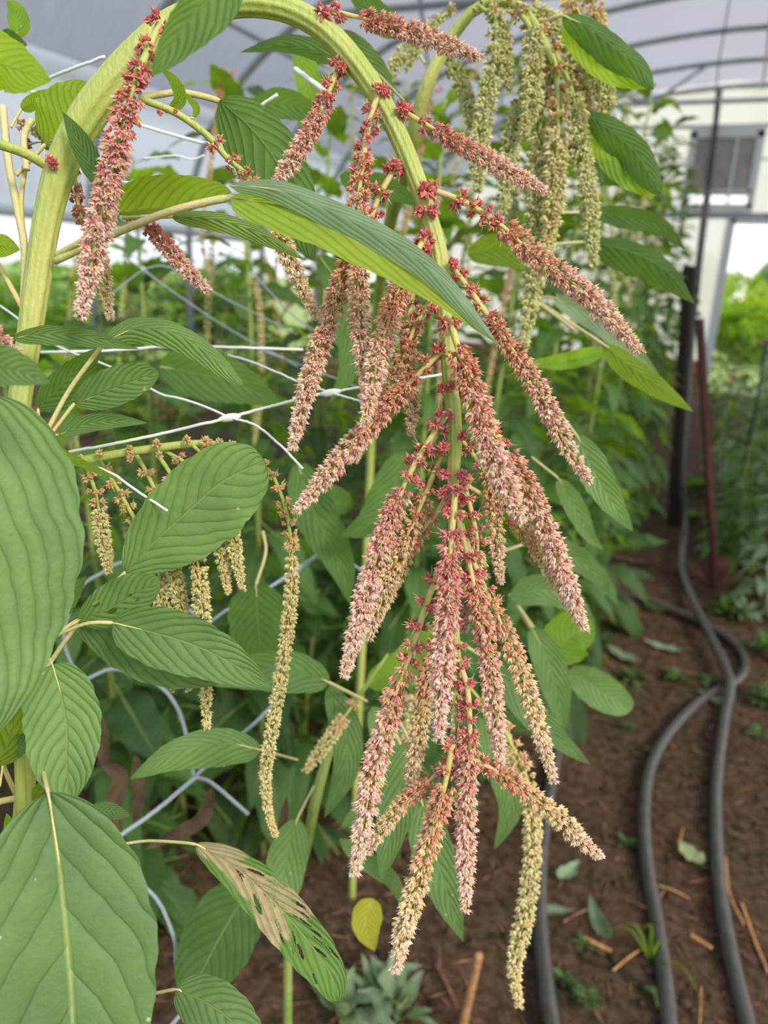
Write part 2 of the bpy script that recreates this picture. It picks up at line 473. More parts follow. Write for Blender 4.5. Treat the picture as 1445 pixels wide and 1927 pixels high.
# roof film above the hip, from y = 2.4 to the far end
def film(name, prof, y0, y1, mat, ny=60, sag=0.03):
    prof = np.array(prof)
    yy = np.linspace(y0, y1, ny)
    V = []
    for y in yy:
        s = sag*abs(math.sin(math.pi*(12.0-y)/1.2))
        for x, z in prof:
            c = np.array([x-CXT, z-1.5]); c /= np.linalg.norm(c)+1e-6
            V.append((x-c[0]*s, y, z-c[1]*s))
    n = len(prof)
    i, j = np.meshgrid(np.arange(ny-1), np.arange(n-1), indexing='ij')
    b = i*n+j
    Fq = np.stack([b, b+1, b+n+1, b+n], -1).reshape(-1, 4)
    return tag(link(name, mesh_np(name, V, Fq, mat)), kind='structure')
PR = arch(64)
HIPZ = 2.55
roof = [p for p in PR if p[1] > HIPZ]
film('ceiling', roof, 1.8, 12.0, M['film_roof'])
lx = [p for p in PR[:20] if p[1] <= HIPZ and p[1] >= 1.5]
left = [(lx[0][0], 1.62)]+[p for p in lx if p[1] > 1.62]+[roof[0]]
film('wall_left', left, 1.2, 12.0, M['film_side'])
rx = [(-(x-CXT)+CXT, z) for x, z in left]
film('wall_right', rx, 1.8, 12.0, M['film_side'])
for nm, sgn in (('baseboard_left', -1), ('baseboard_right', 1)):
    mb = MB(); mb.box((CXT+sgn*4.5, 6.6, 0.12), (0.04, 10.8, 0.26)); tag(mb.build(nm, M['board'], smooth=False), kind='structure')
k += 1
mb = MB(); mb.tube([(CXT-4.47, 1.2, 1.62), (CXT-4.47, 12, 1.62)], 0.04); tag(mb.build('trim_%d' % k, M['white_frame']), 'rolled-up side curtain tube', kind='structure')
k += 1
mb = MB(); mb.box((CXT-4.28, 6.6, HIPZ), (0.04, 10.8, 0.12)); tag(mb.build('trim_%d' % k, M['steel'], smooth=False), 'hip rail of the left side', kind='structure')

# far end wall, with a wide doorway and a louvred vent over it
EY = TY
xd0 = PY(1345, 600, EY).x; xd1 = xd0+2.1
hz = PY(1400, 413, EY).z
vx0 = PY(1300, 300, EY).x; vx1 = PY(1425, 300, EY).x
vz1 = PY(1360, 250, EY).z; vz0 = PY(1360, 392, EY).z
def zroof(x): return float(np.interp(x, [p[0] for p in PR[1:-1]], [p[1] for p in PR[1:-1]]))
V = []; Fc = []
def panel(x0, x1, zf0, zf1, n=24):
    b = len(V)
    for i in range(n+1):
        x = x0+(x1-x0)*i/n
        V.append((x, EY+0.02*math.sin(x*9), zf0(x))); V.append((x, EY+0.02*math.sin(x*9), max(zf1(x), zf0(x)+0.001)))
    for i in range(n): Fc.append((b+2*i, b+2*i+2, b+2*i+3, b+2*i+1))
panel(CXT-4.5, vx0, lambda x: hz if x > -99 else 0, zroof)
panel(vx0, vx1, lambda x: vz1, zroof)
panel(vx0, vx1, lambda x: hz, lambda x: vz0)
panel(vx1, CXT+4.5, lambda x: hz, zroof)
panel(CXT-4.5, xd0, lambda x: 0.42, lambda x: hz)
panel(xd1, CXT+4.5, lambda x: 0.42, lambda x: hz)
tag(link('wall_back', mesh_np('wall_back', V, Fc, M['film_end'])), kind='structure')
mb = MB()
mb.box(((CXT-4.5+xd0)/2, EY, 0.21), (xd0-(CXT-4.5), 0.05, 0.42)); mb.box(((xd1+CXT+4.5)/2, EY, 0.21), (CXT+4.5-xd1, 0.05, 0.42))
tag(mb.build('baseboard_back', M['board'], smooth=False), kind='structure')
k += 1
mb = MB(); mb.box((CXT, EY-0.05, hz+0.04), (9.0, 0.06, 0.08)); mb.box((CXT, EY-0.05, vz1+0.07), (7.4, 0.05, 0.04))
mb.box((CXT, EY-0.05, (hz+vz1)/2+0.2), (7.6, 0.03, 0.02))
tag(mb.build('trim_%d' % k, M['steel'], smooth=False), 'cross rails of the end wall', kind='structure')
k += 1
mb = MB()
for x in (vx0-1.1, vx0-2.2, vx1+1.0, vx1+2.0): mb.box((x, EY-0.04, (hz+zroof(x))/2), (0.03, 0.03, zroof(x)-hz))
tag(mb.build('trim_%d' % k, M['white_frame'], smooth=False), 'upright studs of the end wall', kind='structure')
door = MB()
for x in (xd0, xd1): door.box((x, EY-0.04, hz/2), (0.11, 0.1, hz))
door.box(((xd0+xd1)/2, EY-0.04, hz-0.03), (xd1-xd0, 0.1, 0.06))
tag(door.build('door_1', M['white_frame'], smooth=False), 'open doorway in the end wall', kind='structure')
wroot = empty('window_1', ((vx0+vx1)/2, EY-0.06, vz0), 'louvred vent above the open doorway'); wroot['kind'] = 'structure'
mb = MB(); w_ = 0.09
mb.box(((vx0+vx1)/2, EY-0.06, vz1), (vx1-vx0+w_, 0.1, w_*1.6)); mb.box(((vx0+vx1)/2, EY-0.06, vz0), (vx1-vx0+w_, 0.1, w_))
for x in (vx0, vx1): mb.box((x, EY-0.06, (vz0+vz1)/2), (w_, 0.1, vz1-vz0))
for q in (1, 2): mb.box((vx0+(vx1-vx0)*q/3, EY-0.09, (vz0+vz1)/2), (0.035, 0.05, vz1-vz0))
mb.box(((vx0+vx1)/2, EY-0.09, vz0+0.22*(vz1-vz0)), (vx1-vx0, 0.04, 0.03))
mb.build('frame', M['white_frame'], wroot, smooth=False)
ns = 13
for i in range(ns):
    z = vz0+0.17*(vz1-vz0)+(vz1-vz0)*0.79*(i+0.5)/ns
    mb = MB(); mb.box(((vx0+vx1)/2, EY-0.05, z), (vx1-vx0-0.06, 0.012, (vz1-vz0)*0.79/ns*1.02), rot=Matrix.Rotation(0.35, 3, 'X').to_quaternion())
    mb.build('slat', M['louvre'], wroot, smooth=False)
# centre stud carrying the ridge
k += 1
pa, pb = PY(1355, 168, EY-0.15), PY(1325, 413, EY-0.15)
mb = MB(); mb.tube([pa, pb], 0.032, 8)
tag(mb.build('trim_%d' % k, M['steel_dark']), 'dark centre upright of the end wall', kind='structure')

# ------------------------------------------------------------------ plant building blocks
C_BUD = np.array(lin(214, 112, 116)[:3]); C_BUD2 = np.array(lin(228, 144, 136)[:3]); C_PALE = np.array(lin(250, 222, 212)[:3])
C_CREAM = np.array(lin(244, 228, 172)[:3]); C_LIME = np.array(lin(206, 208, 104)[:3]); C_TAN = np.array(lin(230, 176, 138)[:3])
C_GREEN = np.array(lin(192, 200, 124)[:3]); C_GPALE = np.array(lin(228, 226, 172)[:3]); C_GTAN = np.array(lin(212, 172, 132)[:3])
C_ROSE = np.array(lin(206, 98, 108)[:3]); C_SALM = np.array(lin(232, 160, 126)[:3]); C_BLUSH = np.array(lin(246, 206, 192)[:3])
# colour of the buds from the base of a spike to its tip, then colour of the pointed sepals, then how often a lime bud shows
PAL = {
    'rose':  ([C_ROSE, C_ROSE, C_BUD, C_SALM], [C_BUD, C_SALM, C_BLUSH, C_PALE], .11),
    'pink':  ([C_ROSE, C_BUD, C_BUD, C_BUD2], [C_BUD, C_BUD2, C_BLUSH, C_PALE], .07),
    'cream': ([C_BUD, C_BUD, C_SALM, C_TAN], [C_SALM, C_SALM, C_CREAM, C_PALE], .14),
    'green': ([C_GTAN, C_GREEN, C_GREEN, C_GREEN], [C_GPALE, C_GPALE, C_GPALE, C_GPALE], .15),
    'tan':   ([C_TAN, C_TAN, C_GTAN, C_GTAN], [C_TAN, C_CREAM, C_GPALE, C_CREAM], .16),
}
def palc(P, t):
    x = np.clip(t, 0, .9999)*3; i = int(x)
    return P[i]*(1-(x-i))+P[i+1]*(x-i)
TRI = np.array([(0, 1, 2), (0, 2, 3), (0, 3, 1), (4, 2, 1), (4, 3, 2), (4, 1, 3)])
def florets(P, D, L, R):
    """three-sided pointed grains: P base n x 3, D direction, L length, R radius"""
    n = len(P)
    a = rng.normal(size=(n, 3)); S = np.cross(D, a); S /= np.linalg.norm(S, axis=1)[:, None]+1e-9
    T = np.cross(D, S)
    V = np.zeros((n, 5, 3))
    V[:, 0] = P
    mid = P+D*(L*0.38)[:, None]
    for q in range(3):
        an = q*2*np.pi/3
        V[:, 1+q] = mid+(S*math.cos(an)+T*math.sin(an))*R[:, None]
    V[:, 4] = P+D*L[:, None]
    Fc = (np.arange(n)[:, None, None]*5+TRI[None]).reshape(-1, 3)
    return V.reshape(-1, 3), Fc
def spike_mesh(name, C, R, pal='rose', bare=0.08, sparse=0.38, dens=1.0, nf=17, cfrac=0.52):
    """C: n x 3 axis, R radius (m). returns mesh"""
    C = catmull(C, 120)
    s = np.r_[0, np.cumsum(np.linalg.norm(np.diff(C, axis=0), axis=1))]; Lt = s[-1]
    T, N, B = frames(C)
    P_, D_, L_, R_, K_ = [], [], [], [], []
    x = bare*Lt; ph = rng.uniform(0, 6.28)
    PB, PP, plime = PAL[pal]
    while x < Lt:
        t = x/Lt
        i = min(int(t*119), 118)
        tap = 1.0 if t < 0.72 else 1.0-0.62*((t-0.72)/0.28)**1.6
        w_sp = 0.0 if t > sparse else 1-(t-bare)/max(sparse-bare, 1e-3)
        w_sp = max(0, min(1, w_sp))
        rho = R*cfrac*(0.85+0.25*w_sp)*(0.6+0.4*tap)*1.12
        nw = 4 if w_sp > 0.35 else 7
        if w_sp > 0.75: nw = 4
        for q in range(nw):
            ph += 2.399963
            an = ph+rng.normal(0, 0.25)
            nrm = N[i]*math.cos(an)+B[i]*math.sin(an)
            off = (R*tap-rho*0.85)*(1.0 if q % 3 or w_sp > 0.3 else 0.45)
            off = max(off, rho*0.3)
            c = C[i]+nrm*off+T[i]*rng.normal(0, R*0.14)
            n = int(nf*(1.15 if w_sp > 0.3 else 0.95))
            d = rng.normal(size=(n, 3)); d /= np.linalg.norm(d, axis=1)[:, None]
            knob = w_sp > 0.25
            d = d*(0.95 if knob else 0.55)+nrm*0.8+T[i]*(0.2 if knob else 0.75)
            d /= np.linalg.norm(d, axis=1)[:, None]
            ptd = rng.uniform(0, 1, n) < (0.25 if knob else 0.72)
            ln = rho*np.where(ptd, rng.uniform(0.8, 1.15, n), rng.uniform(0.5, 0.75, n))
            rd = ln*np.where(ptd, 0.25, 0.52)
            br = (rng.uniform(0, 1, n) < 0.12)
            ln = np.where(br, rho*1.5, ln); rd = np.where(br, rho*0.05, rd)
            p0 = c+d*rho*rng.uniform(0.0, 0.4, n)[:, None]
            P_.append(p0); D_.append(d); L_.append(ln); R_.append(rd)
            tc_ = np.clip(t*1.05+rng.normal(0, 0.09), 0, 1)
            cb, cp = palc(PB, tc_), palc(PP, tc_)
            sh = rng.uniform(0.86, 1.12)
            cc = np.where(ptd[:, None], cp, cb)*sh*rng.uniform(0.9, 1.1, (n, 1))
            cc[rng.uniform(0, 1, n) < plime] = C_LIME
            cc[br] = PP[3]
            K_.append(cc)
        x += R*(2.3*w_sp+0.42*(1-w_sp))/dens*rng.uniform(0.85, 1.15)
    V, Fc = florets(np.vstack(P_), np.vstack(D_), np.hstack(L_), np.hstack(R_))
    K0 = np.vstack(K_); K = np.repeat(K0[:, None, :], 5, axis=1)
    K[:, 0] = K0*0.55+C_LIME*0.3; K[:, 4] = K0*0.8+np.array([.95, .8, .72])*0.2     # greener foot, paler point
    K = K.reshape(-1, 3)
    K = np.clip(K, 0, 1); K = np.c_[K, np.ones(len(K))]
    return mesh_np(name, V, Fc, M['floret'], False, {'tint': ('FLOAT_COLOR', K)})
def pxpath(pts, d0, d1=None):
    """pixel list -> world list; d may vary along"""
    d1 = d0 if d1 is None else d1
    n = len(pts); out = []
    for i, p in enumerate(pts):
        d = p[2] if len(p) > 2 else d0+(d1-d0)*i/max(n-1, 1)
        out.append(tuple(W(p[0], p[1], d)))
    return out
def spike(parent, pts, w, d0=0.455, d1=None, pal='rose', bare=0.08, sparse=0.38, stalk='stem_pink', label=None, nf=17, dens=1.15, sr=None):
    C = pxpath(pts, d0, d1)
    dm = (d0+(d1 if d1 else d0))/2
    R = w*0.53*dm/F
    o = link('flower_spike', spike_mesh('flower_spike', C, R, pal, bare, sparse, dens, nf), parent)
    Cs = catmull(C, 40)
    r0 = sr if sr else R*0.26
    ts_ = np.linspace(0, 1, 40); V_, F_ = tube(Cs, r0*np.clip(1-(ts_-sparse*.5)*2.2, .42, 1), 8)
    st = link('stalk', mesh_np('stalk', V_, F_, M[stalk]), o)
    if label: o['label'] = label
    return o
def node_cluster(parent, px, py, d, r, pal='rose', n=46):
    c = np.array(W(px, py, d))
    D = rng.normal(size=(n, 3)); D /= np.linalg.norm(D, axis=1)[:, None]
    rr = r*d/F
    P = c+D*rr*0.25*rng.uniform(0.2, 1.6, (n, 1))
    cols = [C_BUD, C_BUD2, C_PALE] if pal == 'rose' else [C_GTAN, C_LIME, C_GPALE]
    cid = rng.choice(3, n, p=[0.6, 0.25, 0.15])
    L = rr*rng.uniform(0.5, 0.85, n); R = L*np.where(cid == 2, 0.2, 0.4)
    V, Fc = florets(P, D, L, R)
    K = np.repeat(np.array([cols[q] for q in cid])*rng.uniform(0.85, 1.15, (n, 1)), 5, axis=0)
    return V, Fc, np.c_[np.clip(K, 0, 1), np.ones(len(K))]
def cluster_part(parent, lst, pal='rose', name='bud_cluster'):
    for (px, py, d, r) in lst:
        V, Fc, K = node_cluster(parent, px, py, d, r, pal)
        link(name, mesh_np(name, V, Fc, M['floret'], False, {'tint': ('FLOAT_COLOR', K)}), parent)
def stem(parent, pts, d0, d1=None, mat='stem', name='stem', ribs=5, amp=0.05, sides=24, n=90, down=False):
    """pts: (px, py, width_px[, depth])"""
    P = []; nn = len(pts)
    for i, p in enumerate(pts):
        d = p[3] if len(p) > 3 else d0+((d1 if d1 else d0)-d0)*i/max(nn-1, 1)
        q = W(p[0], p[1], d)
        P.append((q.x, q.y, q.z, p[2]*0.5*d/F))
    if down:
        a = P[0]
        for z in (a[2]*0.66, a[2]*0.33, -0.03):
            P.insert(0, (a[0]+0.01*(a[2]-z)*random.uniform(-1, 1), a[1]+0.01*(a[2]-z)*random.uniform(-1, 1), z, a[3]*1.1))
    C = catmull(P, n)
    V_, F_ = tube(C[:, :3], C[:, 3], sides, ribs, amp)
    return link(name, mesh_np(name, V_, F_, M[mat]), parent)
def prof(v, a=0.55, b=0.95):
    m = a/(a+b)
    return (np.maximum(v, 0)**a)*((1-v)**b)/((m**a)*((1-m)**b))
def leaf_mesh(name, C, hwl, hwr, N0, mat, fold=0.2, wave=0.06, a=0.55, b=0.95, nu=15, nvv=44, roll=0.0, roll1=None, dmg=None, notch=None, curl=0.0):
    """C: centre line pts; N0(point) -> direction the top side faces"""
    C = catmull(C, nvv)
    T = np.gradient(C, axis=0); T /= np.linalg.norm(T, axis=1)[:, None]
    v = np.linspace(0, 1, nvv)
    p = np.maximum(prof(v, a, b), 0.004)
    u = np.linspace(-1, 1, nu)
    V = np.zeros((nvv, nu, 3)); A = np.zeros((nvv, nu, 3))
    ph = random.uniform(0, 6.28); ph2 = random.uniform(0, 6.28)
    roll1 = roll if roll1 is None else roll1
    for i in range(nvv):
        nn = np.array(N0(C[i])); nn = nn-T[i]*nn.dot(T[i]); nn /= np.linalg.norm(nn)+1e-9
        sd = np.cross(T[i], nn)
        r = roll+(roll1-roll)*v[i]
        cr, sr = math.cos(r), math.sin(r)
        side = sd*cr+nn*sr; nor = -sd*sr+nn*cr
        for j in range(nu):
            hw = (hwl if u[j] < 0 else hwr)*p[i]
            if notch is not None: hw *= notch(v[i], u[j])
            au = abs(u[j])
            lift = fold*hw*au**1.25-curl*hw*au**2.6
            lift += wave*hw*math.sin(v[i]*17+ph+(1.4 if u[j] > 0 else 0))*au**2
            lift += 0.02*hwl*math.sin(v[i]*9+ph2+u[j]*3)
            wob = 1+0.018*math.sin(v[i]*31+ph)+0.012*math.sin(v[i]*67+ph2)
            V[i, j] = C[i]+side*(u[j]*hw*wob*math.cos(min(0.9, abs(fold))*0.6))+nor*lift
            A[i, j] = (u[j], v[i], 0)
    n = nu
    i, j = np.meshgrid(np.arange(nvv-1), np.arange(nu-1), indexing='ij')
    bb = i*n+j
    Fq = np.stack([bb, bb+1, bb+n+1, bb+n], -1).reshape(-1, 4)
    if dmg is not None:
        D = dmg(A[..., 0], A[..., 1])          # returns damage 0..1 and keep mask on faces
        A[..., 2] = D[0]
        keep = D[1][:-1, :-1].reshape(-1)
        Fq = Fq[keep]
    return mesh_np(name, V.reshape(-1, 3), Fq, mat, True, {'lf': ('FLOAT_VECTOR', A.reshape(-1, 3))})
def toward_cam(p): return (CAM-Vector(p)).normalized()
def leaf(parent, pts, w, d0, d1=None, mat='leaf', roll=0.0, roll1=None, fold=0.22, wl=None, wr=None, a=0.55, b=0.95, stalk=None, sw=8, sd=None,
         flip=False, stalkmat='stem_pale', label=None, smat=None, name='leaf', **kw):
    """pts: pixels along the midrib, base first; w full width in px. wl / wr: half widths left / right of the direction of travel"""
    C = pxpath(pts, d0, d1)
    dm = (d0+(d1 if d1 else d0))/2
    sgn = -1 if flip else 1
    cr = max(math.cos(roll), 0.25)
    if flip: wl, wr = wr, wl
    hl = (wl if wl is not None else w/2)*dm/F/cr; hr = (wr if wr is not None else w/2)*dm/F/cr
    f = (lambda p: sgn*toward_cam(p))
    me = leaf_mesh(name, C, hl, hr, f, M[mat], fold=fold, a=a, b=b, roll=roll, roll1=roll1, **kw)
    o = link(name, me, parent)
    # the midrib stands out on the lower side; the stalk runs on from it
    SP = []
    if stalk:
        SP = pxpath([s[:2]+((s[2],) if len(s) > 2 else ()) for s in stalk]+[pts[0][:2]], sd if sd else d0, d0)
    Cc = catmull(C, 30)
    off = np.array([-np.array(toward_cam(c))*max(0.0003, sw*0.32*d0/F) for c in Cc])
    Cm = (Cc+off)[:26]
    P = np.array(list(SP[:-1])+[tuple(Cm[0])] + [tuple(x) for x in Cm[2::4]])
    rs = sw*0.5*d0/F
    Cx = catmull(P, 50)
    s = np.linspace(0, 1, 50)
    frac = 0.0
    if SP:
        ls = sum((Vector(SP[q+1])-Vector(SP[q])).length for q in range(len(SP)-1)); lt = float(np.linalg.norm(np.diff(Cx, axis=0), axis=1).sum()); frac = ls/lt
    rad = np.where(s < frac, rs, rs*np.clip(1-(s-frac)/max(1-frac, 1e-3), 0.12, 1)*0.6)
    V_, F_ = tube(Cx, rad, 8)
    st = link('leaf_stalk', mesh_np('leaf_stalk', V_, F_, M[stalkmat]), o)
    if label: o['label'] = label
    return o

# ------------------------------------------------------------------ far outside: shrubs, trees
def leaf_cloud(cx, cy, rx, ry, z0, z1, n, size, mat, seed):
    r = np.random.default_rng(seed)
    d = r.normal(size=(n, 3)); d /= np.linalg.norm(d, axis=1)[:, None]
    lump = 1+0.22*np.sin(d[:, 0]*5+seed)+0.18*np.sin(d[:, 2]*7+d[:, 1]*5)
    rad = lump*r.uniform(0.55, 1.0, n)
    P = np.c_[cx+d[:, 0]*rx*rad, cy+d[:, 1]*ry*rad, (z0+z1)/2+d[:, 2]*(z1-z0)/2*rad]
    P[:, 2] = np.maximum(P[:, 2], 0.02)
    a = r.normal(size=(n, 3)); a /= np.linalg.norm(a, axis=1)[:, None]
    b = np.cross(a, r.normal(size=(n, 3))); b /= np.linalg.norm(b, axis=1)[:, None]
    c = np.cross(a, b)
    s = size*r.uniform(0.6, 1.3, n)[:, None]
    V = np.stack([P-a*s, P+b*s*0.4-c*s*0.1, P+a*s, P-b*s*0.4-c*s*0.1], 1).reshape(-1, 3)
    Fq = np.arange(4*n).reshape(-1, 4)
    A = np.tile(np.array([(0, 0, 0), (1, .5, 0), (0, 1, 0), (-1, .5, 0)]), (n, 1))
    return mesh_np('foliage', V, Fq, M[mat], True, {'lf': ('FLOAT_VECTOR', A)})
def shrub(name, cx, cy, rx, ry, z1, n, size, mat, label, cat, group, seed, z0=0.0):
    e_ = empty(name, (cx, cy, 0), label, cat, group)
    link('foliage', leaf_cloud(cx, cy, rx, ry, z0, z1, n, size, mat, seed), e_)
    mb = MB(); mb.tube([(cx, cy, -0.05), (cx+0.03*rx, cy, z1*0.35), (cx-0.05*rx, cy, z1*0.7)], [0.05*z1*0.4, 0.04*z1*0.4, 0.02*z1*0.4], 8)
    mb.build('trunk', M['bark'], e_)
    return e_
i = 0
for (x, y, rx, z1, mt) in ((0.35, 18.4, .95, 1.3, 'leaf_vivid'), (-1.5, 20.5, 1.1, 1.5, 'leaf_vivid'), (1.9, 20, .9, 1.45, 'leaf_vivid'), (0.9, 26, 2.2, 1.9, 'leaf_vivid'),
                           (3.6, 22, 1.6, 1.5, 'leaf_vivid'), (-3.5, 23, 2.0, 1.5, 'leaf_vivid')):
    i += 1
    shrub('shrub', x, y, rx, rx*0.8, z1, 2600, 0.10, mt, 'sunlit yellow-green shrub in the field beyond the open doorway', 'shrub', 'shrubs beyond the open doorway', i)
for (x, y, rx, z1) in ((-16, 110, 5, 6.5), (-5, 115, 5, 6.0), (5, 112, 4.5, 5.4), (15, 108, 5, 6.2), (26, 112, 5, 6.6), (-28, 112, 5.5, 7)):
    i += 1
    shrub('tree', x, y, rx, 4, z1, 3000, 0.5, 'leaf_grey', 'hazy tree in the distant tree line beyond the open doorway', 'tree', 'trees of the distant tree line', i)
for (x, y, rx, z1) in ((-8.5, 3.2, .9, 1.15), (-9, 5.4, .95, 1.25), (-8.4, 7.6, .9, 1.1), (-9.2, 9.8, 1.0, 1.3), (-8.6, 12.0, .9, 1.2), (-9.3, 1.0, .95, 1.2), (-10.5, 14.6, 1.1, 1.5)):
    i += 1
    shrub('shrub', x, y, rx, rx, z1, 2200, 0.09, 'leaf_bed', 'green bush outside the rolled-up left side of the tunnel', 'shrub', 'bushes outside the left side', i)

# ------------------------------------------------------------------ bed plants (leafy amaranths out of focus)
def local_leaf(L, wd, droop, mat, seed, a=0.5, b=1.0, lstalk=0.28, fold=0.25):
    random.seed(seed)
    x0 = L*lstalk
    C = [(x0+L*t, 0.02*L*math.sin(t*3+seed), -droop*L*t*t+0.12*L*t) for t in (0, .25, .5, .75, 1)]
    me = leaf_mesh('leaf_blade', C, wd/2, wd/2, lambda p: (0, 0, 1), M[mat], fold=fold, wave=0.12, nu=9, nvv=20, a=a, b=b, curl=0.1)
    return me
def add_stalk(me, L, lstalk, r, mat):
    """the stalk joins the blade's own mesh: these leaves are small in the picture"""
    import bmesh
    bm = bmesh.new(); bm.from_mesh(me)
    V_, F_ = tube(np.array([(0, 0, 0), (L*lstalk*0.5, 0, 0.012*L), (L*lstalk, 0, 0), (L*(lstalk+0.5), 0, 0.058*L-0.006*L)]), [r, r*0.9, r*0.8, r*0.4], 6, cap=False)
    vs_ = [bm.verts.new(v) for v in V_]
    me.materials.append(M[mat])
    for f in F_:
        nf_ = bm.faces.new([vs_[q] for q in f]); nf_.material_index = 1; nf_.smooth = True
    bm.to_mesh(me); bm.free()
    return me
BL = []
for q in range(8):
    L = 1.0
    me = local_leaf(L, [0.52, 0.44, 0.6, 0.5, 0.4, 0.56, 0.48, 0.36][q], [0.25, 0.5, 0.35, 0.7, 0.9, 0.15, 0.6, 0.8][q], 'leaf_bed', 40+q)
    BL.append(add_stalk(me, L, 0.28, 0.012, 'stem_dark'))
BLV = []
for q in range(4):
    me = local_leaf(1.0, [0.5, 0.42, 0.34, 0.46][q], [0.3, 0.6, 0.9, 0.2][q], 'leaf_vivid', 60+q)
    BLV.append(add_stalk(me, 1.0, 0.28, 0.012, 'stem_dark'))
BLG = []
for q in range(4):
    me = local_leaf(1.0, [0.4, 0.3, 0.5, 0.36][q], [0.3, 0.5, 0.8, 0.1][q], 'leaf_grey', 80+q)
    BLG.append(add_stalk(me, 1.0, 0.28, 0.012, 'stem_dark'))
# shared drooping spikes, 0.26 m long
SPK = []
for q in range(4):
    C = [(0, 0, 0), (0.035, 0.0, 0.012), (0.06, 0.004*q, -0.03), (0.068, 0.006, -0.10), (0.07+0.01*q, 0.0, -0.18-0.03*q), (0.072, -0.008, -0.25-0.03*q)]
    me = spike_mesh('flower_spike', C, 0.0062, ['green', 'tan', 'green', 'cream'][q], 0.05, 0.2, 0.62, 7, 0.62)
    SPK.append(me)
RMI = RM.transposed()
def proj(p):
    c = RMI @ (Vector(p)-CAM)
    d = -c.z
    if d <= 0.01: return None
    return (CX+F*c.x/d, CY-F*c.y/d, d)
LAB = {}
def bed_plant(x, y, h, nl, size, label, group, meshes, seed, spikes=0, zlo=0.1, name='amaranth_plant', cat='plant', lean=0.05, mind=0.62, stemmat='stem_dark', sr=0.008):
    r = random.Random(seed)
    e_ = empty(name, (x, y, 0), label, cat, group)
    lx_, ly_ = r.uniform(-lean, lean), r.uniform(-lean, lean)
    ax = lambda t: Vector((x+lx_*h*t*t, y+ly_*h*t*t, h*t))
    mb = MB(); mb.tube([ax(t) if t > 0 else Vector((x, y, -0.03)) for t in (0, .25, .5, .75, 1)], [sr, sr*.9, sr*.8, sr*.6, sr*.3], 8)
    mb.build('stem', M[stemmat], e_)
    ang = r.uniform(0, 6.28)
    for q in range(nl):
        t = zlo+(1-zlo)*((q+0.5)/nl)
        ang += 2.4+r.uniform(-.3, .3)
        sz = size*(1.15-0.65*t)*r.uniform(0.75, 1.2)
        pitch = -0.55+0.95*t+r.uniform(-.35, .35)
        p = ax(t)
        ctr = p+Vector((math.cos(ang)*sz*0.7, math.sin(ang)*sz*0.7, 0))
        pj = proj(ctr)
        tip_ = p+Vector((math.cos(ang)*sz*1.25, math.sin(ang)*sz*1.25, 0)); pt = proj(tip_)
        if pj is None or pt is None or pj[2] < mind or pt[2] < mind: continue
        me = meshes[r.randrange(len(meshes))]
        o = bpy.data.objects.new('leaf', me); COL.objects.link(o)
        o.parent = e_
        o.location = p-Vector((x, y, 0))
        o.rotation_euler = (r.uniform(-.5, .5), -pitch, ang)
        o.scale = (sz, sz, sz)
    for q in range(spikes):
        t = 1-0.28*(q/max(spikes, 1)); ang += 2.4
        p = ax(t)
        pj = proj(p)
        if pj is None or pj[2] < mind: continue
        o = bpy.data.objects.new('flower_spike', SPK[r.randrange(4)]); COL.objects.link(o)
        o.parent = e_; o.location = p-Vector((x, y, 0))
        o.rotation_euler = (0, 0, ang); s_ = r.uniform(0.7, 1.25); o.scale = (s_, s_, s_)
    return e_
TALL = [(-.80, 1.28, 1.62, 4), (-.52, 1.42, 1.60, 4), (-1.08, 1.3, 1.5, 3), (-.5, 1.75, 1.7, 3), (-.72, 2.0, 1.8, 3), (-.36, 2.4, 1.8, 3), (-.38, 3.2, 1.85, 3), (-.6, 3.4, 1.9, 3), (-.32, 4.1, 1.8, 2), (-.66, 1.62, 1.62, 5), (-.42, 1.95, 1.75, 4), (-.95, 1.75, 1.75, 4), (-.60, 2.35, 1.9, 6), (-1.0, 2.5, 1.9, 4), (-.40, 2.75, 1.85, 6), (-.78, 3.1, 2.0, 5), (-.42, 3.6, 1.95, 5),
        (-.8, 4.0, 2.1, 4), (-.45, 4.5, 2.0, 3), (-.75, 5.1, 2.1, 3), (-.42, 5.8, 2.1, 3), (-.8, 6.5, 2.2, 3), (-.5, 7.4, 2.2, 2), (-.85, 8.4, 2.2, 2)]
for q, (x, y, h, sp) in enumerate(TALL):
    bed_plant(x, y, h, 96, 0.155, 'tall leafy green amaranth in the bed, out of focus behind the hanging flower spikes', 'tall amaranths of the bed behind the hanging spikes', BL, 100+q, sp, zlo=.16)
MIDL = [(-.92, .98, 1.18, 3), (-1.2, 1.35, 1.3, 2), (-1.35, 2.0, 1.5, 3), (-1.15, .62, 1.0, 0), (-1.7, 1.5, 1.15, 0), (-2.0, 2.4, 1.35, 0), (-1.5, 2.9, 1.6, 2), (-1.65, .7, 1.0, 0), (-2.2, 3.4, 1.4, 0), (-1.55, 4.0, 1.6, 0)]
for q, (x, y, h, sp) in enumerate(MIDL):
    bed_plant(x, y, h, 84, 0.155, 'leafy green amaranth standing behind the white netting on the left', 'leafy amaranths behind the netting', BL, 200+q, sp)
LOWL = [(-2.6, 1.4, .9), (-3.0, 2.2, .95), (-2.8, 3.1, 1.0), (-3.4, 3.8, 1.0), (-3.0, 4.6, 1.05), (-3.6, 1.4, .9), (-2.4, 5.0, 1.1), (-3.5, 5.6, 1.0), (-2.8, 6.4, 1.1), (-3.5, 7.4, 1.1)]
for q, (x, y, h) in enumerate(LOWL):
    bed_plant(x, y, h+.12, 60, 0.17, 'bright green bushy plant in the far left bed by the open side', 'bushy plants of the far left bed', BL if q % 3 else BLV, 300+q, 0)
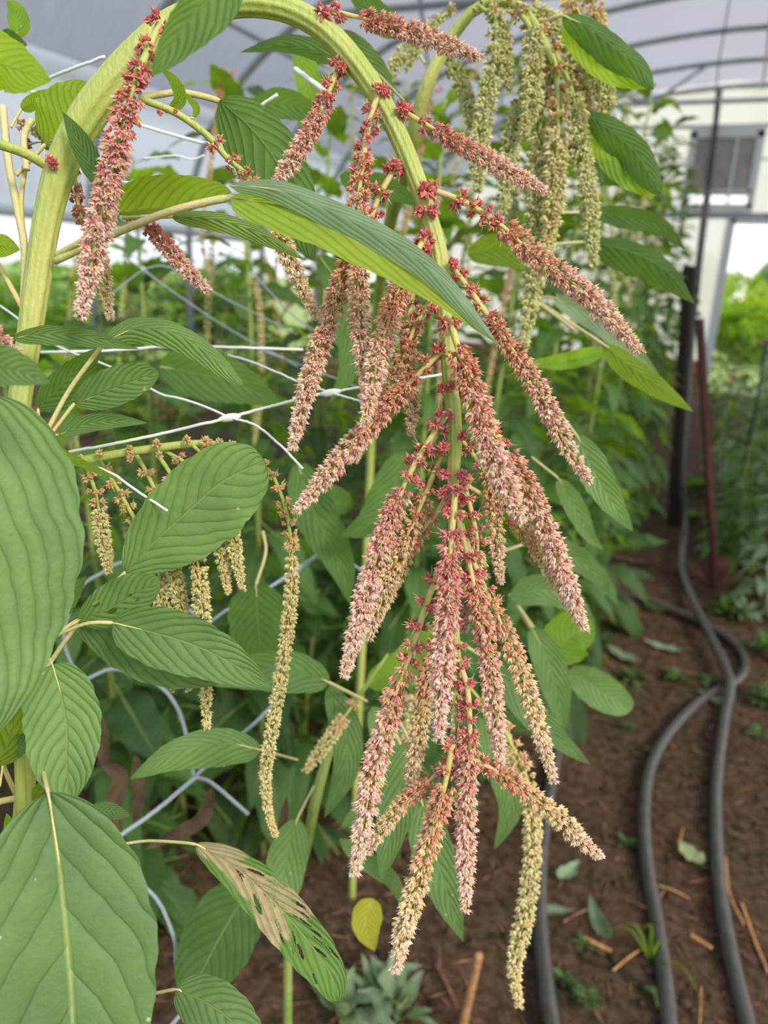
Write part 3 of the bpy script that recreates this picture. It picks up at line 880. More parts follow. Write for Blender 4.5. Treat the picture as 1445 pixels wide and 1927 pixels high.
RIGHT = [(.32, 3.5, .55), (.5, 3.9, .75), (.16, 4.3, .5), (.36, 5.0, .95), (.15, 5.7, .8), (.2, 4.1, .6), (.5, 4.4, .8), (.12, 6.8, .95), (.1, 8.6, 1.0), (-.05, 9.8, 1.0), (.30, 4.6, .95), (.62, 5.3, 1.1), (.30, 6.1, 1.05), (.75, 6.9, 1.15), (.35, 7.8, 1.1), (.85, 8.8, 1.15), (.5, 9.8, 1.1), (.22, 5.3, .7)]
for q, (x, y, h) in enumerate(RIGHT):
    bed_plant(x, y, h, 52, 0.15, 'dark bushy flower plant along the right of the path', 'bushy plants right of the path', BL if q % 2 else BLG, 400+q, 0, name='flower_plant')
LOW = [(-.78, 1.42, .62), (-.55, 1.78, .6), (-1.0, 1.25, .6), (-.34, 2.25, .5), (-.32, 3.0, .5), (-.9, 2.05, .7)]
for q, (x, y, h) in enumerate(LOW):
    bed_plant(x, y, h, 26, 0.22, 'low young amaranth under the taller plants of the bed', 'low amaranths under the taller plants', BL, 500+q, 0)
# flowers seen as soft dots
def flower(x, y, z, r, mat, label, group):
    e_ = empty('flower', (x, y, z-r), label, 'flower', group)
    mb = MB(); mb.tube([(x, y, 0), (x, y, z-0.3*r)], 0.003, 6); mb.build('stem', M['stem_dark'], e_)
    V, Fc = [], []
    mb = MB()
    for q in range(14):
        an = q*2.4; up = 0.25+0.9*(q/14)
        d = Vector((math.cos(an), math.sin(an), up)).normalized()
        sd = d.cross(Vector((0, 0, 1))).normalized()
        c = Vector((x, y, z-0.4*r)); 
        pts = [c, c+d*r*0.6+sd*r*0.32, c+d*r*1.0+sd*r*0.15, c+d*r*1.05, c+d*r*1.0-sd*r*0.15, c+d*r*0.6-sd*r*0.32]
        mb.add([tuple(p) for p in pts], [(0, 1, 2, 3, 4, 5)])
    mb.build('petals', M[mat], e_)
for (px, py, Y_, r, mt, lb) in ((1378, 708, 5.0, 0.045, 'petal', 'pale pink round flower over the plants right of the path'), (1432, 645, 6.0, 0.05, 'petal', 'small pink flower at the right edge of the photo')):
    p = PY(px, py, Y_); flower(p.x, p.y, p.z, r, mt, lb, None)
for (px, py) in ((258, 545), (318, 560), (268, 582), (205, 520), (238, 572), (300, 528)):
    p = PY(px, py, 3.4); flower(p.x, p.y, p.z, 0.035, 'petal_orange', 'small orange flower in the far left bed', 'orange flowers in the far left bed')

# ------------------------------------------------------------------ path: pipes, posts, litter, weeds
def pipe(name, pts, r, label, mat='pipe', n=160):
    C = catmull(np.array([tuple(p) for p in pts]), n)
    V_, F_ = tube(C, r, 16)
    o = link(name, mesh_np(name, V_, F_, M[mat])); return tag(o, label, 'pipe')
R_ = 0.0165
def gp(lst, z=None): return [G(p[0], p[1], (p[2] if len(p) > 2 else R_+0.004)) for p in lst]
p2 = gp([(1040, 1104), (1110, 1106), (1180, 1118), (1250, 1142), (1310, 1167), (1368, 1200), (1400, 1236), (1398, 1268), (1372, 1292), (1335, 1308), (1290, 1345), (1245, 1400), (1220, 1460), (1212, 1540), (1219, 1640), (1238, 1750), (1252, 1850), (1262, 1960), (1270, 2100)])
pipe('water_pipe', p2, R_, 'black plastic pipe that loops under the other at the path and runs down the middle')
b = G(1281, 1040)
up = [Vector((b.x, b.y+0.02, 0.12)), PY(1284, 900, b.y+0.03), PY(1290, 780, b.y+0.03), PY(1303, 620, b.y+0.02), PY(1318, 470, b.y), PY(1333, 350, b.y)]
p1 = list(reversed(up))+gp([(1283, 1060, 0.05), (1296, 1110, 0.045), (1330, 1182, 0.05), (1362, 1250, 0.055), (1374, 1290, 0.055), (1364, 1350, 0.03), (1350, 1450), (1347, 1550), (1355, 1680), (1376, 1800), (1400, 1900), (1425, 2000), (1450, 2100)])
pipe('water_pipe', p1, R_, 'black plastic pipe that hangs from the roof and runs along the right of the path')
p3 = gp([(1075, 1330), (1052, 1400), (1036, 1480), (1024, 1560), (1016, 1650), (1017, 1750), (1028, 1860), (1040, 1940), (1060, 2080)])
pipe('water_pipe', p3, R_, 'black plastic pipe nearest the bed, left of the path')
tp = PY(1333, 352, b.y); hoopz = PY(1352, 120, b.y)
mb = MB(); mb.tube([tp-Vector((0, 0, 0.3)), tp, hoopz, Vector((hoopz.x+0.03, hoopz.y, 3.9))], 0.003, 6)
tag(mb.build('hanging_wire', M['steel_dark']), 'thin dark wire holding up the hanging black pipe', 'wire')

# steel T post with its anchor plate
g = G(1347, 1105); t_ = PY(1316, 600, g.y+0.1)
e_ = empty('fence_post', g, 'rusty steel fence post with an anchor plate beside the hanging pipe', 'post')
mb = MB()
ax_ = (t_-g).normalized(); sd_ = ax_.cross(Vector((0, -1, 0))).normalized(); fr_ = sd_.cross(ax_)
def bar(mb, a, c_, wx, wy):
    V = []
    for p in (a, c_):
        for sx_, sy_ in ((-1, -1), (1, -1), (1, 1), (-1, 1)): V.append(tuple(p+sd_*sx_*wx/2+fr_*sy_*wy/2))
    mb.add(V, [(0, 1, 2, 3), (4, 7, 6, 5), (0, 4, 5, 1), (1, 5, 6, 2), (2, 6, 7, 3), (3, 7, 4, 0)])
bar(mb, g-ax_*0.05, t_, 0.038, 0.006); bar(mb, g-ax_*0.05+fr_*0.02, t_+fr_*0.02, 0.007, 0.038)
for q in range(22):
    c_ = g+ax_*(0.2+q*0.055)-fr_*0.006; bar(mb, c_, c_+ax_*0.018, 0.014, 0.010)
mb.build('post', M['rust'], e_, smooth=False)
mb = MB(); c0 = g+ax_*0.04; c1 = g+ax_*0.145
V = []
for y_ in (-0.003, 0.003):
    for a_, b_ in ((-.055, 1), (.055, 1), (.065, .45), (.03, 0), (-.03, 0), (-.065, .45)):
        V.append(tuple(c0+(c1-c0)*b_+sd_*a_+fr_*(y_-0.008)))
mb.add(V, [(0, 1, 2, 3, 4, 5), (11, 10, 9, 8, 7, 6)]+[(q, (q+1) % 6+0, (q+1) % 6+6, q+6) for q in range(6)])
mb.build('anchor_plate', M['rust'], e_, smooth=False)
# timber post
pb_ = PY(1268, 985, 4.7); pb_.z = 0
ptop = PY(1298, 512, 4.7)
mb = MB(); dv = ptop-pb_
mb.box(tuple(pb_+dv*0.5), (0.075, 0.075, dv.length+0.06), rot=dv.to_track_quat('Z', 'Y'))
o = mb.build('timber_post', M['wood_dark'], smooth=False); tag(o, 'dark brown timber post behind the hanging black pipe', 'post')
bv = o.modifiers.new('edge', 'BEVEL'); bv.width = 0.006; bv.segments = 2
g1 = PY(1424, 760, 4.4); g0 = Vector((g1.x-0.02, g1.y, 0)); g2 = PY(1442, 640, 4.4)
mb = MB(); mb.tube([g0, g1, g2], 0.008, 8); tag(mb.build('plant_stake', M['stake']), 'dark green plant stake right of the path', 'stake')

# litter: too many bits to count
def litter(name, n, mat, lo, hi, thick, box, label, seed):
    r = np.random.default_rng(seed)
    x = r.uniform(box[0], box[1], n); y = box[2]+(box[3]-box[2])*r.uniform(0, 1, n)**1.5
    L = r.uniform(lo, hi, n); a = r.uniform(0, np.pi, n)
    D = np.c_[np.cos(a), np.sin(a), r.normal(0, 0.12, n)]; D /= np.linalg.norm(D, axis=1)[:, None]
    P = np.c_[x, y, ground_z(x, y)+thick*0.9+0.002]
    V, Fc = florets(P, D, L, np.full(n, thick)*r.uniform(0.5, 1.2, n))
    o = link(name, mesh_np(name, V, Fc, M[mat], False)); return tag(o, label, 'litter', kind='stuff')
litter('straw_litter', 3800, 'litter', 0.012, 0.085, 0.0024, (-1.4, 0.9, 0.5, 6), 'dry brown straw and stalk bits scattered over the soil', 5)
def clods(n, seed):
    r = np.random.default_rng(seed); V = []; Fs = []
    ico = np.array([(0, 0, 1), (.89, 0, .45), (.28, .85, .45), (-.72, .53, .45), (-.72, -.53, .45), (.28, -.85, .45), (.72, .53, -.45), (-.28, .85, -.45), (-.89, 0, -.45), (-.28, -.85, -.45), (.72, -.53, -.45), (0, 0, -1)])
    fi = np.array([(0, 1, 2), (0, 2, 3), (0, 3, 4), (0, 4, 5), (0, 5, 1), (1, 6, 2), (2, 7, 3), (3, 8, 4), (4, 9, 5), (5, 10, 1), (2, 6, 7), (3, 7, 8), (4, 8, 9), (5, 9, 10), (1, 10, 6), (6, 11, 7), (7, 11, 8), (8, 11, 9), (9, 11, 10), (10, 11, 6)])
    x = r.uniform(-1.6, .9, n); y = .4+5*r.uniform(0, 1, n)**1.5; s = r.uniform(.003, .011, n)*r.uniform(.5, 1.4, n)
    VV = ico[None]*(s[:, None, None])*r.uniform(.7, 1.2, (n, 12, 1))*np.array([1, 1, .7])
    VV += np.c_[x, y, ground_z(x, y)+s*.2][:, None, :]
    FF = (np.arange(n)[:, None, None]*12+fi[None]).reshape(-1, 3)
    return mesh_np('soil_crumbs', VV.reshape(-1, 3), FF, M['soil'], True)
o = link('soil_crumbs', clods(5200, 9)); tag(o, 'loose brown soil crumbs over the path and bed', 'soil', kind='stuff')

def fallen_leaf(px, py, ang, L, wd, mat, label, cup=0.25, roll=0.0, group=None):
    c = G(px, py); dx, dy = math.cos(ang), math.sin(ang)
    z = ground_z(c.x, c.y)+0.012
    C = [(c.x+dx*L*(t-.5), c.y+dy*L*(t-.5), z+cup*L*(t-.5)**2*1.2) for t in (0, .25, .5, .75, 1)]
    me = leaf_mesh('fallen_leaf', C, wd/2, wd/2, lambda p: (0, 0, 1), M[mat], fold=cup, wave=.12, nu=11, nvv=26, roll=roll)
    o = link('fallen_leaf', me); return tag(o, label, 'leaf', group)
fallen_leaf(1296, 1617, 2.3, .085, .05, 'leaf_pale', 'pale green fallen leaf lying between the two right pipes')
fallen_leaf(1068, 1655, 1.2, .09, .04, 'leaf_grey', 'curled grey-green fallen leaf beside the left pipe', .5)
fallen_leaf(1125, 1745, 2.1, .12, .035, 'leaf_grey', 'long shrivelled grey leaf on the soil left of the middle pipe', .4, .6)
fallen_leaf(1345, 1330, 2.6, .13, .05, 'leaf_grey', 'grey-green fallen leaf right of where the pipes cross', .3)
fallen_leaf(1245, 1225, 2.9, .15, .05, 'leaf_grey', 'dull green fallen leaf left of the pipe crossing', .3)
fallen_leaf(1170, 1240, 2.5, .16, .06, 'leaf_grey', 'long pale fallen leaf on the path below the far pipe', .3)
fallen_leaf(1040, 1725, .3, .09, .03, 'leaf_grey', 'pale withered leaf against the left pipe', .4)
fallen_leaf(1190, 1060, .1, .2, .06, 'dead_leaf', 'brown withered leaf on the far part of the path', .3)
fallen_leaf(1235, 1420, .2, .07, .03, 'dead_leaf', 'small dark dead leaf inside the bend of the middle pipe', .3)
for (pa, pb, r, lb) in (((1250, 1175), (1385, 1880), .002, None),): pass
def stick(pts, r, label, mat='straw', name='dry_stalk'):
    C = catmull(np.array([tuple(p) for p in pts]), 24); V_, F_ = tube(C, np.linspace(r, r*.8, 24), 10)
    return tag(link(name, mesh_np(name, V_, F_, M[mat])), label, 'stalk')
g = G(866, 1950); t_ = W(902, 1796, (g-CAM).dot(RM @ Vector((0, 0, -1)))-0.07)
stick([g-(t_-g)*.15, g, (g+t_)*.5, t_], .0085, 'cut straw-coloured stalk stub standing in the soil at the bottom')
stick([G(1395, 1700, .01), G(1420, 1770, .008), G(1445, 1830, .01)], .004, 'thin dry stalk lying at the right edge of the path')
stick([G(1365, 1610, .01), G(1372, 1680, .02), G(1400, 1740, .012)], .003, 'thin bent straw right of the right pipe')
stick([G(1098, 1765, .01), G(1150, 1790, .012)], .005, 'short brown stick left of the middle pipe')
stick([G(1300, 1760, .01), G(1340, 1785, .012)], .005, 'short brown stick between the two right pipes')

rs_ = random.Random(77)
for q in range(26):
    px, py = rs_.uniform(640, 1440), rs_.uniform(1420, 1925)
    a = rs_.uniform(0, 6.28); L0 = rs_.uniform(.02, .055)
    c = G(px, py); z = float(ground_z(c.x, c.y))+.007
    d_ = Vector((math.cos(a)*L0, math.sin(a)*L0, rs_.uniform(-.003, .006)))
    tag(stick([Vector((c.x, c.y, z))-d_, Vector((c.x, c.y, z+.004)), Vector((c.x, c.y, z))+d_], rs_.uniform(.0015, .0032), 'brown bit of broken stalk lying flat on the path soil', 'litter' if q % 4 else 'straw'), group='broken stalk bits on the path')
def rosette(px, py, n, L, wd, mats, label, seed, pitch=0.6, group=None, z=0):
    r = random.Random(seed); c = G(px, py); z = float(ground_z(c.x, c.y))
    e_ = empty('weed', (c.x, c.y, z), label, 'weed', group)
    for q in range(n):
        o = bpy.data.objects.new('leaf', mats[r.randrange(len(mats))]); COL.objects.link(o)
        o.parent = e_; s_ = L*r.uniform(.6, 1.15)
        o.location = (0, 0, .004+.02*r.random()*L/.05); o.rotation_euler = (r.uniform(-.3, .3), -pitch*r.uniform(.5, 1.3), q*2.4+r.uniform(-.4, .4)); o.scale = (s_, s_*wd, s_)
    return e_
WG = 'small green weeds on the path'
for q, (px, py, n, L, wd) in enumerate(((1175, 1590, 9, .035, 1.2), (1240, 1890, 10, .03, 1.2), (1100, 1885, 12, .035, 1.1), (1095, 1785, 7, .035, 1.2), (1060, 1845, 6, .03, 1.2), (1330, 1640, 6, .02, 1.2), (1190, 1280, 18, .06, 1.3), (1330, 1290, 12, .05, 1.3),
                                        (1425, 1390, 10, .05, 1.2), (1180, 1370, 8, .04, 1.2), (1265, 1285, 12, .06, 1.2), (1130, 1210, 12, .06, 1.2), (1230, 1150, 10, .06, 1.2), (1155, 1130, 10, .07, 1.2))):
    rosette(px, py, n, L*.72, wd, BL, 'small green weed seedling sprouting on the path soil', 700+q, group=WG)
for q, (px, py, L) in enumerate(((1400, 1170, .13), (1440, 1240, .12), (1365, 1160, .10), (1425, 1120, .13), (1440, 1330, .10), (1300, 985, .12), (1400, 1010, .16), (1440, 1060, .16), (1425, 950, .2), (1380, 900, .2), (1220, 960, .15), (1310, 930, .2), (1180, 900, .2))):
    rosette(px, py, 34, L*.6, 1.1, BL if q % 3 else BLG, 'leafy low weed clump beside the pipes', 800+q, .8, group='leafy weed clumps beside the path')
for q, (px, py) in enumerate(((700, 1900), (745, 1925), (640, 1935))):
    rosette(px, py, 14, .075, 1.0, BLG, 'grey-green weed with lobed leaves on the soil under the hanging spikes', 900+q, 1.1, group='grey-green weeds under the hanging spikes')
c = G(1222, 1815)
e_ = empty('grass_tuft', (c.x, c.y, 0), 'bright green grass seedling beside the middle pipe', 'grass')
for q, (a1, a2, L) in enumerate(((1160, 1745, .10), (1130, 1755, .09), (1215, 1745, .06), (1330, 1900, .20), (1250, 1800, .04))):
    t2 = G(a1, a2, .02); m_ = (c+t2)*.5+Vector((0, 0, .05))
    me = leaf_mesh('blade', [tuple(c+Vector((0, 0, .01))), tuple(m_), tuple(t2)], .004, .004, lambda p: (0, 0, 1), M['leaf_vivid'], fold=.3, nu=5, nvv=16, a=.2, b=.8)
    link('blade', me, e_)
# withered leaves hanging under the bed plants on the left
def withered(pts, d, w, label=None):
    return None

# ------------------------------------------------------------------ white plant netting
def net(name, strands, label, mat='cord', knots=()):
    mb = MB()
    for s in strands:
        w = s[0]; pts = s[1:]
        P = [tuple(W(p[0], p[1], p[2])) for p in pts]
        C = catmull(np.array(P), 30)
        C[1:-1] += rng.normal(0, 0.00012, (28, 3))
        dm = sum(p[2] for p in pts)/len(pts)
        mb.tube(C, w*.5*dm/F, 7)
    for (px, py, d, w) in knots:
        c = np.array(W(px, py, d)); r = w*.5*d/F
        T_, = (np.array(RM @ Vector((1, 0.18, 0))),)
        C = np.array([c-T_*r*1.6, c-T_*r*.8, c, c+T_*r*.8, c+T_*r*1.6])
        mb.tube(C, [r*.25, r*.55, r*.62, r*.55, r*.25], 8)
    return tag(mb.build(name, M[mat]), label, 'netting')
net('plant_netting', [
    (6, (95, 857, .50), (230, 832, .50), (340, 808, .505), (432, 786, .51)),
    (6, (432, 786, .51), (520, 762, .52), (600, 742, .53), (622, 739, .53)),
    (5, (622, 739, .53), (680, 728, .54), (760, 716, .56), (860, 700, .58)),
    (5, (432, 786, .51), (480, 800, .50), (530, 840, .49), (570, 882, .48)),
    (4.5, (432, 786, .51), (385, 765, .525), (340, 750, .53), (300, 740, .54), (210, 692, .58), (100, 648, .60), (50, 612, .60), (0, 575, .6)),
    (4.5, (622, 739, .53), (560, 718, .56), (520, 700, .58), (470, 680, .60), (430, 668, .62)),
    (4.5, (622, 739, .53), (668, 752, .52), (740, 775, .51)),
    (5, (105, 860, .49), (200, 886, .47), (260, 925, .46), (315, 961, .45)),
    (5, (60, 663, .62), (200, 660, .64), (330, 652, .66), (480, 655, .70), (570, 658, .72))],
    'white netting knotted across the bed, with cut ends, behind the hanging spikes', knots=((432, 786, .51, 26), (622, 739, .53, 24)))
net('plant_netting', [
    (6, (45, 168, .62), (100, 187, .61), (240, 228, .60), (340, 258, .60), (400, 273, .60)),
    (6, (80, 152, .6), (140, 128, .58), (197, 107, .57)),
    (6, (400, 278, .60), (470, 215, .58), (522, 178, .57)),
    (10, (555, 130, .62), (620, 178, .60)),
    (3, (270, 298, .7), (330, 293, .7), (360, 300, .7), (385, 292, .7)),
    (4, (130, 320, .66), (250, 345, .66), (330, 350, .66))],
    'upper layer of white netting with cut ends beside the arching stem')
net('plant_netting', [
    (9, (215, 1580, .75), (290, 1528, .78), (368, 1463, .80)),
    (8, (368, 1463, .80), (400, 1475, .82), (468, 1533, .82)),
    (8, (215, 1580, .75), (255, 1650, .72), (300, 1700, .72), (328, 1770, .72), (332, 1820, .72), (345, 1864, .72)),
    (8, (410, 1818, .72), (370, 1872, .72), (318, 1935, .72)),
    (8, (405, 1825, .74), (455, 1770, .76), (492, 1715, .78)),
    (8, (150, 1285, .8), (210, 1260, .82), (270, 1275, .8), (305, 1295, .8), (335, 1335, .8), (352, 1392, .8), (365, 1463, .8)),
    (7, (365, 1463, .8), (435, 1398, .9), (480, 1360, .9), (515, 1325, .9)),
    (7, (150, 1285, .8), (120, 1200, .8), (150, 1110, .8), (190, 1080, .8), (240, 1060, .8), (320, 1120, .8), (390, 1175, .8)),
    (6, (390, 1175, .8), (440, 1140, .82), (500, 1110, .84), (620, 1028, .9)),
    (5, (545, 980, .9), (620, 1028, .9), (700, 1090, .95)),
    (5, (620, 1028, .9), (560, 1075, .88), (500, 1110, .84))],
    'lower grey netting sagging behind the large leaves', mat='cord_grey', knots=((620, 1028, .9, 16),))
net('plant_netting', [
    (3, (200, 560, 1.0), (300, 500, 1.0), (420, 560, 1.0), (560, 630, 1.0)),
    (3, (480, 520, .95), (560, 600, .95), (640, 650, .95)),
    (3, (230, 480, 1.1), (400, 600, 1.05), (560, 690, 1.0)),
    (3, (480, 655, .9), (600, 700, .9), (700, 740, .95))],
    'thin netting strands far back between the bed plants', mat='cord_grey')

# ------------------------------------------------------------------ the hanging amaranth
st0 = [(6, 1927, 40, .50), (34, 1650, 36, .49), (50, 1440, 34, .485), (52, 1250, 36, .48), (36, 1000, 38, .475), (34, 800, 40, .47), (52, 660, 42, .468), (68, 550, 45, .466), (88, 420, 48, .464), (118, 310, 56, .46), (165, 220, 62, .458),
       (235, 132, 62, .456), (315, 55, 56, .455), (400, 16, 48, .455), (480, 8, 44, .455), (560, 26, 43, .455), (632, 76, 42, .455), (700, 162, 40, .455), (748, 250, 36, .455), (785, 340, 34, .455), (808, 410, 32, .455),
       (824, 470, 33, .455), (833, 530, 33, .455), (840, 620, 29, .455), (848, 720, 29, .455), (855, 820, 28, .455), (853, 900, 22, .455), (852, 1000, 16, .455), (856, 1120, 13, .455), (858, 1250, 11, .455), (852, 1380, 9, .455), (848, 1450, 7, .455)]
p0 = W(6, 1927, .50)
A = empty('love_lies_bleeding', (p0.x, p0.y, 0), 'tall amaranth whose thick green stem arches over and hangs in rose-pink flower spikes', 'plant')
stem(A, st0, .455, down=True, n=260, ribs=9, amp=.07, sides=36)
D0 = .455
S = lambda pts, w, d=.455, d1=None, pal='rose', **k: spike(A, pts, w, d, d1, pal, **k)
S([(604, 22), (650, 27), (740, 50), (820, 76), (902, 108)], 38, .455, .44, 'pink', bare=.12, sparse=.25)
S([(300, 45), (268, 120), (240, 200), (213, 310), (184, 440), (152, 592)], 52, .43, .41, 'pink', bare=0.0, sparse=.3, stalk='stem')
S([(640, 118), (612, 188), (578, 258), (546, 308), (512, 353)], 38, .455, .445, 'pink', bare=.05, sparse=.4)
S([(720, 160), (697, 220), (682, 310), (674, 390), (676, 460), (674, 560), (680, 660), (690, 748)], 42, .45, .44, bare=.03, sparse=.42)
S([(748, 308), (714, 368), (690, 430), (655, 500), (628, 575), (602, 650), (574, 745), (549, 848)], 42, .455, .45, bare=.03, sparse=.34)
S([(802, 440), (778, 488), (744, 560), (720, 645), (700, 720), (688, 792)], 44, .45, .425, bare=.03, sparse=.2)
S([(815, 520), (806, 570), (780, 615), (762, 665), (735, 725), (700, 795), (665, 868)], 34, .465, .462, 'cream', bare=.02, sparse=.5)
S([(795, 535), (776, 560), (768, 620), (768, 700), (776, 760), (774, 818)], 34, .47, .47, 'cream', bare=.0, sparse=.45)
S([(838, 652), (800, 692), (766, 725), (720, 775), (660, 840), (606, 905), (558, 960)], 42, .452, .44, bare=.03, sparse=.26)
S([(752, 205), (790, 228), (850, 262), (920, 302), (975, 332), (1026, 360)], 36, .452, .442, 'pink', bare=.05, sparse=.3)
S([(795, 352), (868, 378), (940, 422), (1000, 476), (1062, 520), (1120, 570), (1165, 618), (1207, 665)], 44, .452, .44, bare=.05, sparse=.4)
S([(846, 495), (888, 552), (930, 612), (980, 680), (1022, 752), (1062, 832), (1110, 907)], 40, .455, .455, bare=.06, sparse=.42)
S([(845, 595), (862, 655), (895, 750), (922, 840), (952, 910), (982, 980)], 52, .44, .415, bare=.04, sparse=.2)
S([(862, 690), (890, 760), (940, 840), (985, 905), (1022, 985), (1062, 1085), (1098, 1182)], 46, .458, .452, bare=.1, sparse=.4)
S([(864, 822), (896, 864), (922, 905), (930, 960), (935, 1030), (942, 1098)], 32, .465, .47, 'cream', bare=.1, sparse=.4)
S([(862, 905), (930, 945), (975, 985), (1020, 1045), (1058, 1110), (1088, 1168)], 34, .47, .47, 'cream', bare=.2, sparse=.45)
S([(848, 770), (804, 835), (764, 905), (732, 985), (702, 1070), (680, 1150), (648, 1272)], 44, .452, .445, 'pink', bare=.08, sparse=.4)
S([(850, 820), (818, 888), (790, 955), (752, 1040), (722, 1120), (692, 1205)], 38, .458, .462, 'cream', bare=.08, sparse=.5)
S([(850, 915), (822, 965), (785, 1010), (748, 1075), (722, 1130), (690, 1190)], 34, .47, .47, 'cream', bare=.1, sparse=.5)
S([(858, 912), (852, 980), (846, 1060), (842, 1150), (835, 1230), (830, 1310), (826, 1388)], 46, .44, .425, 'pink', bare=.02, sparse=.3)
S([(868, 893), (886, 960), (898, 1020), (896, 1070), (880, 1120), (873, 1188)], 36, .465, .47, 'cream', bare=.05, sparse=.6)
S([(858, 960), (878, 1040), (902, 1150), (920, 1240), (932, 1340), (942, 1445)], 40, .452, .45, 'rose', bare=.1, sparse=.35)
S([(868, 985), (892, 1060), (932, 1150), (972, 1240), (1002, 1330), (1022, 1400), (1042, 1470)], 38, .458, .452, 'cream', bare=.12, sparse=.42)
S([(842, 1050), (808, 1120), (776, 1220), (740, 1320), (714, 1410), (693, 1500), (668, 1642)], 46, .455, .445, bare=.08, sparse=.45)
S([(850, 1130), (825, 1200), (802, 1290), (790, 1370), (778, 1440), (772, 1500)], 36, .47, .47, 'cream', bare=.05, sparse=.3)
S([(858, 1160), (862, 1220), (866, 1300), (862, 1370), (852, 1440)], 36, .458, .455, bare=.05, sparse=.9)
S([(862, 1240), (880, 1300), (884, 1400), (878, 1500), (876, 1600), (876, 1712)], 40, .45, .445, 'rose', bare=.03, sparse=.4)
S([(852, 1400), (832, 1500), (806, 1590), (780, 1680), (760, 1750), (745, 1828)], 44, .45, .44, 'cream', bare=.0, sparse=.2)
S([(848, 1432), (802, 1474), (762, 1508), (720, 1560), (694, 1602)], 32, .462, .462, 'cream', bare=.0, sparse=.3)
S([(856, 1415), (892, 1430), (935, 1452), (992, 1492), (1052, 1540), (1090, 1578), (1132, 1616)], 38, .452, .445, 'cream', bare=.03, sparse=.3)
S([(250, 405), (300, 448), (345, 500), (392, 548)], 32, .46, .455, 'pink', bare=.0, sparse=.1)
S([(262, 185, .458), (330, 212, .462), (390, 255, .465), (430, 300, .468), (470, 335, .47), (512, 405, .475), (548, 495, .475), (597, 602, .475)], 36, .465, .475, 'cream', bare=.3, sparse=.55, stalk='stem', sr=.0021)
S([(140, 320), (150, 400), (182, 450), (195, 520), (208, 602)], 30, .49, .49, 'cream', bare=.0, sparse=.4, stalk='stem')
S([(-40, 590), (0, 640), (38, 674)], 34, .42, .42, 'pink', bare=.0, sparse=.0)
cluster_part(A, [(607, 24, .45, 20), (641, 126, .45, 14), (719, 166, .447, 15), (757, 203, .447, 15), (746, 310, .45, 14), (800, 356, .446, 22), (788, 398, .45, 14), (815, 395, .447, 16), (800, 442, .45, 16), (853, 496, .447, 15),
                 (803, 465, .45, 16), (815, 578, .448, 14), (857, 605, .446, 16), (822, 657, .447, 13), (832, 730, .447, 13), (850, 726, .445, 14), (828, 775, .446, 13), (846, 782, .445, 12), (870, 820, .446, 14), (834, 840, .447, 14),
                 (838, 893, .446, 13), (868, 893, .446, 15), (832, 928, .447, 14), (845, 948, .446, 16), (868, 940, .446, 14), (100, 308, .45, 14), (92, 300, .45, 10), (300, 212, .452, 7), (330, 210, .452, 7)])
# leaves of the hanging plant (pixels along the midrib, base first)
L = lambda pts, w, d, d1=None, mat='leaf', **k: leaf(A, pts, w, d, d1, mat, **k)
# long folded leaf across the stem
L([(434, 372), (500, 382), (600, 408), (700, 455), (800, 520), (870, 575), (934, 645)], 100, .42, .40, 'leaf_vivid', wl=18, wr=62, fold=-.45, roll=.3, stalk=[(102, 492, .46), (150, 470, .455), (215, 440, .445), (320, 398, .43)], sw=15, flip=True, a=.45, b=.8, label='long pale green leaf crossing in front of the stem', stalkmat='stem_pale')
L([(432, 350), (520, 355), (620, 395), (720, 445), (820, 515), (934, 645)], 60, .414, .396, 'leaf_grey', wl=20, wr=32, fold=-.2, stalk=None, sw=5, a=.5, b=.7)
L([(222, 402), (300, 392), (370, 380), (436, 362)], 60, .44, .43, 'leaf_vivid', wl=58, wr=8, fold=-.15, stalk=[(105, 480, .46), (160, 450, .45)], sw=12, flip=True, a=.35, b=.6)
L([(322, 408), (400, 412), (470, 432), (525, 460), (576, 490)], 34, .45, .45, 'leaf', wl=14, wr=22, flip=True, stalk=[(230, 410, .45)], sw=7)
L([(412, 190), (470, 240), (520, 305), (560, 390), (588, 490)], 130, .49, .49, 'leaf_dark', wl=52, wr=74, fold=.12, flip=True, stalk=[(262, 185, .465), (300, 178, .47), (345, 174, .475)], sw=12, a=.5, b=.8)
L([(318, 205), (335, 185), (325, 155), (302, 128)], 34, .462, .455, 'leaf_vivid', wl=8, wr=16, fold=.4, sw=5, stalk=[(312, 212)])
L([(365, 222), (370, 205), (360, 190), (345, 172)], 14, .462, .46, 'leaf_vivid', sw=4, stalk=[(355, 222)])
L([(440, -60), (400, -10), (345, 50), (285, 142)], 110, .34, .32, 'leaf_dark', wl=54, wr=34, fold=.35, a=.5, b=.8, sw=7)
L([(85, 272), (115, 250), (145, 210), (172, 158)], 100, .475, .47, 'leaf_vivid', wl=64, wr=36, stalk=[(30, 330)], sw=8, flip=True, a=.4, b=.55, fold=.1)
L([(190, 352), (170, 310), (145, 260), (118, 210)], 40, .44, .44, 'leaf_dark', wl=20, wr=24, fold=.3, sw=5)
L([(40, 205), (58, 195), (86, 168)], 26, .47, .47, 'leaf_vivid', stalk=[(20, 240)], sw=6)
L([(176, 232), (200, 260), (205, 300)], 8, .46, .46, 'leaf_grey', sw=2)
L([(25, 636), (90, 628), (170, 635), (262, 657)], 44, .44, .44, 'leaf', wl=16, wr=22, fold=.25, sw=5, stalk=[(0, 640)])
L([(200, 645), (250, 618), (320, 625), (385, 660), (458, 726)], 48, .45, .445, 'leaf', wl=22, wr=30, fold=-.35, roll=.2, a=.3, b=.55, sw=9, stalk=[(88, 812, .455), (130, 735, .455), (185, 660, .45)])
L([(72, 768), (105, 735), (150, 690), (192, 652)], 70, .465, .46, 'leaf_dark', wl=26, wr=38, fold=.2, sw=6, stalk=[(76, 820)])
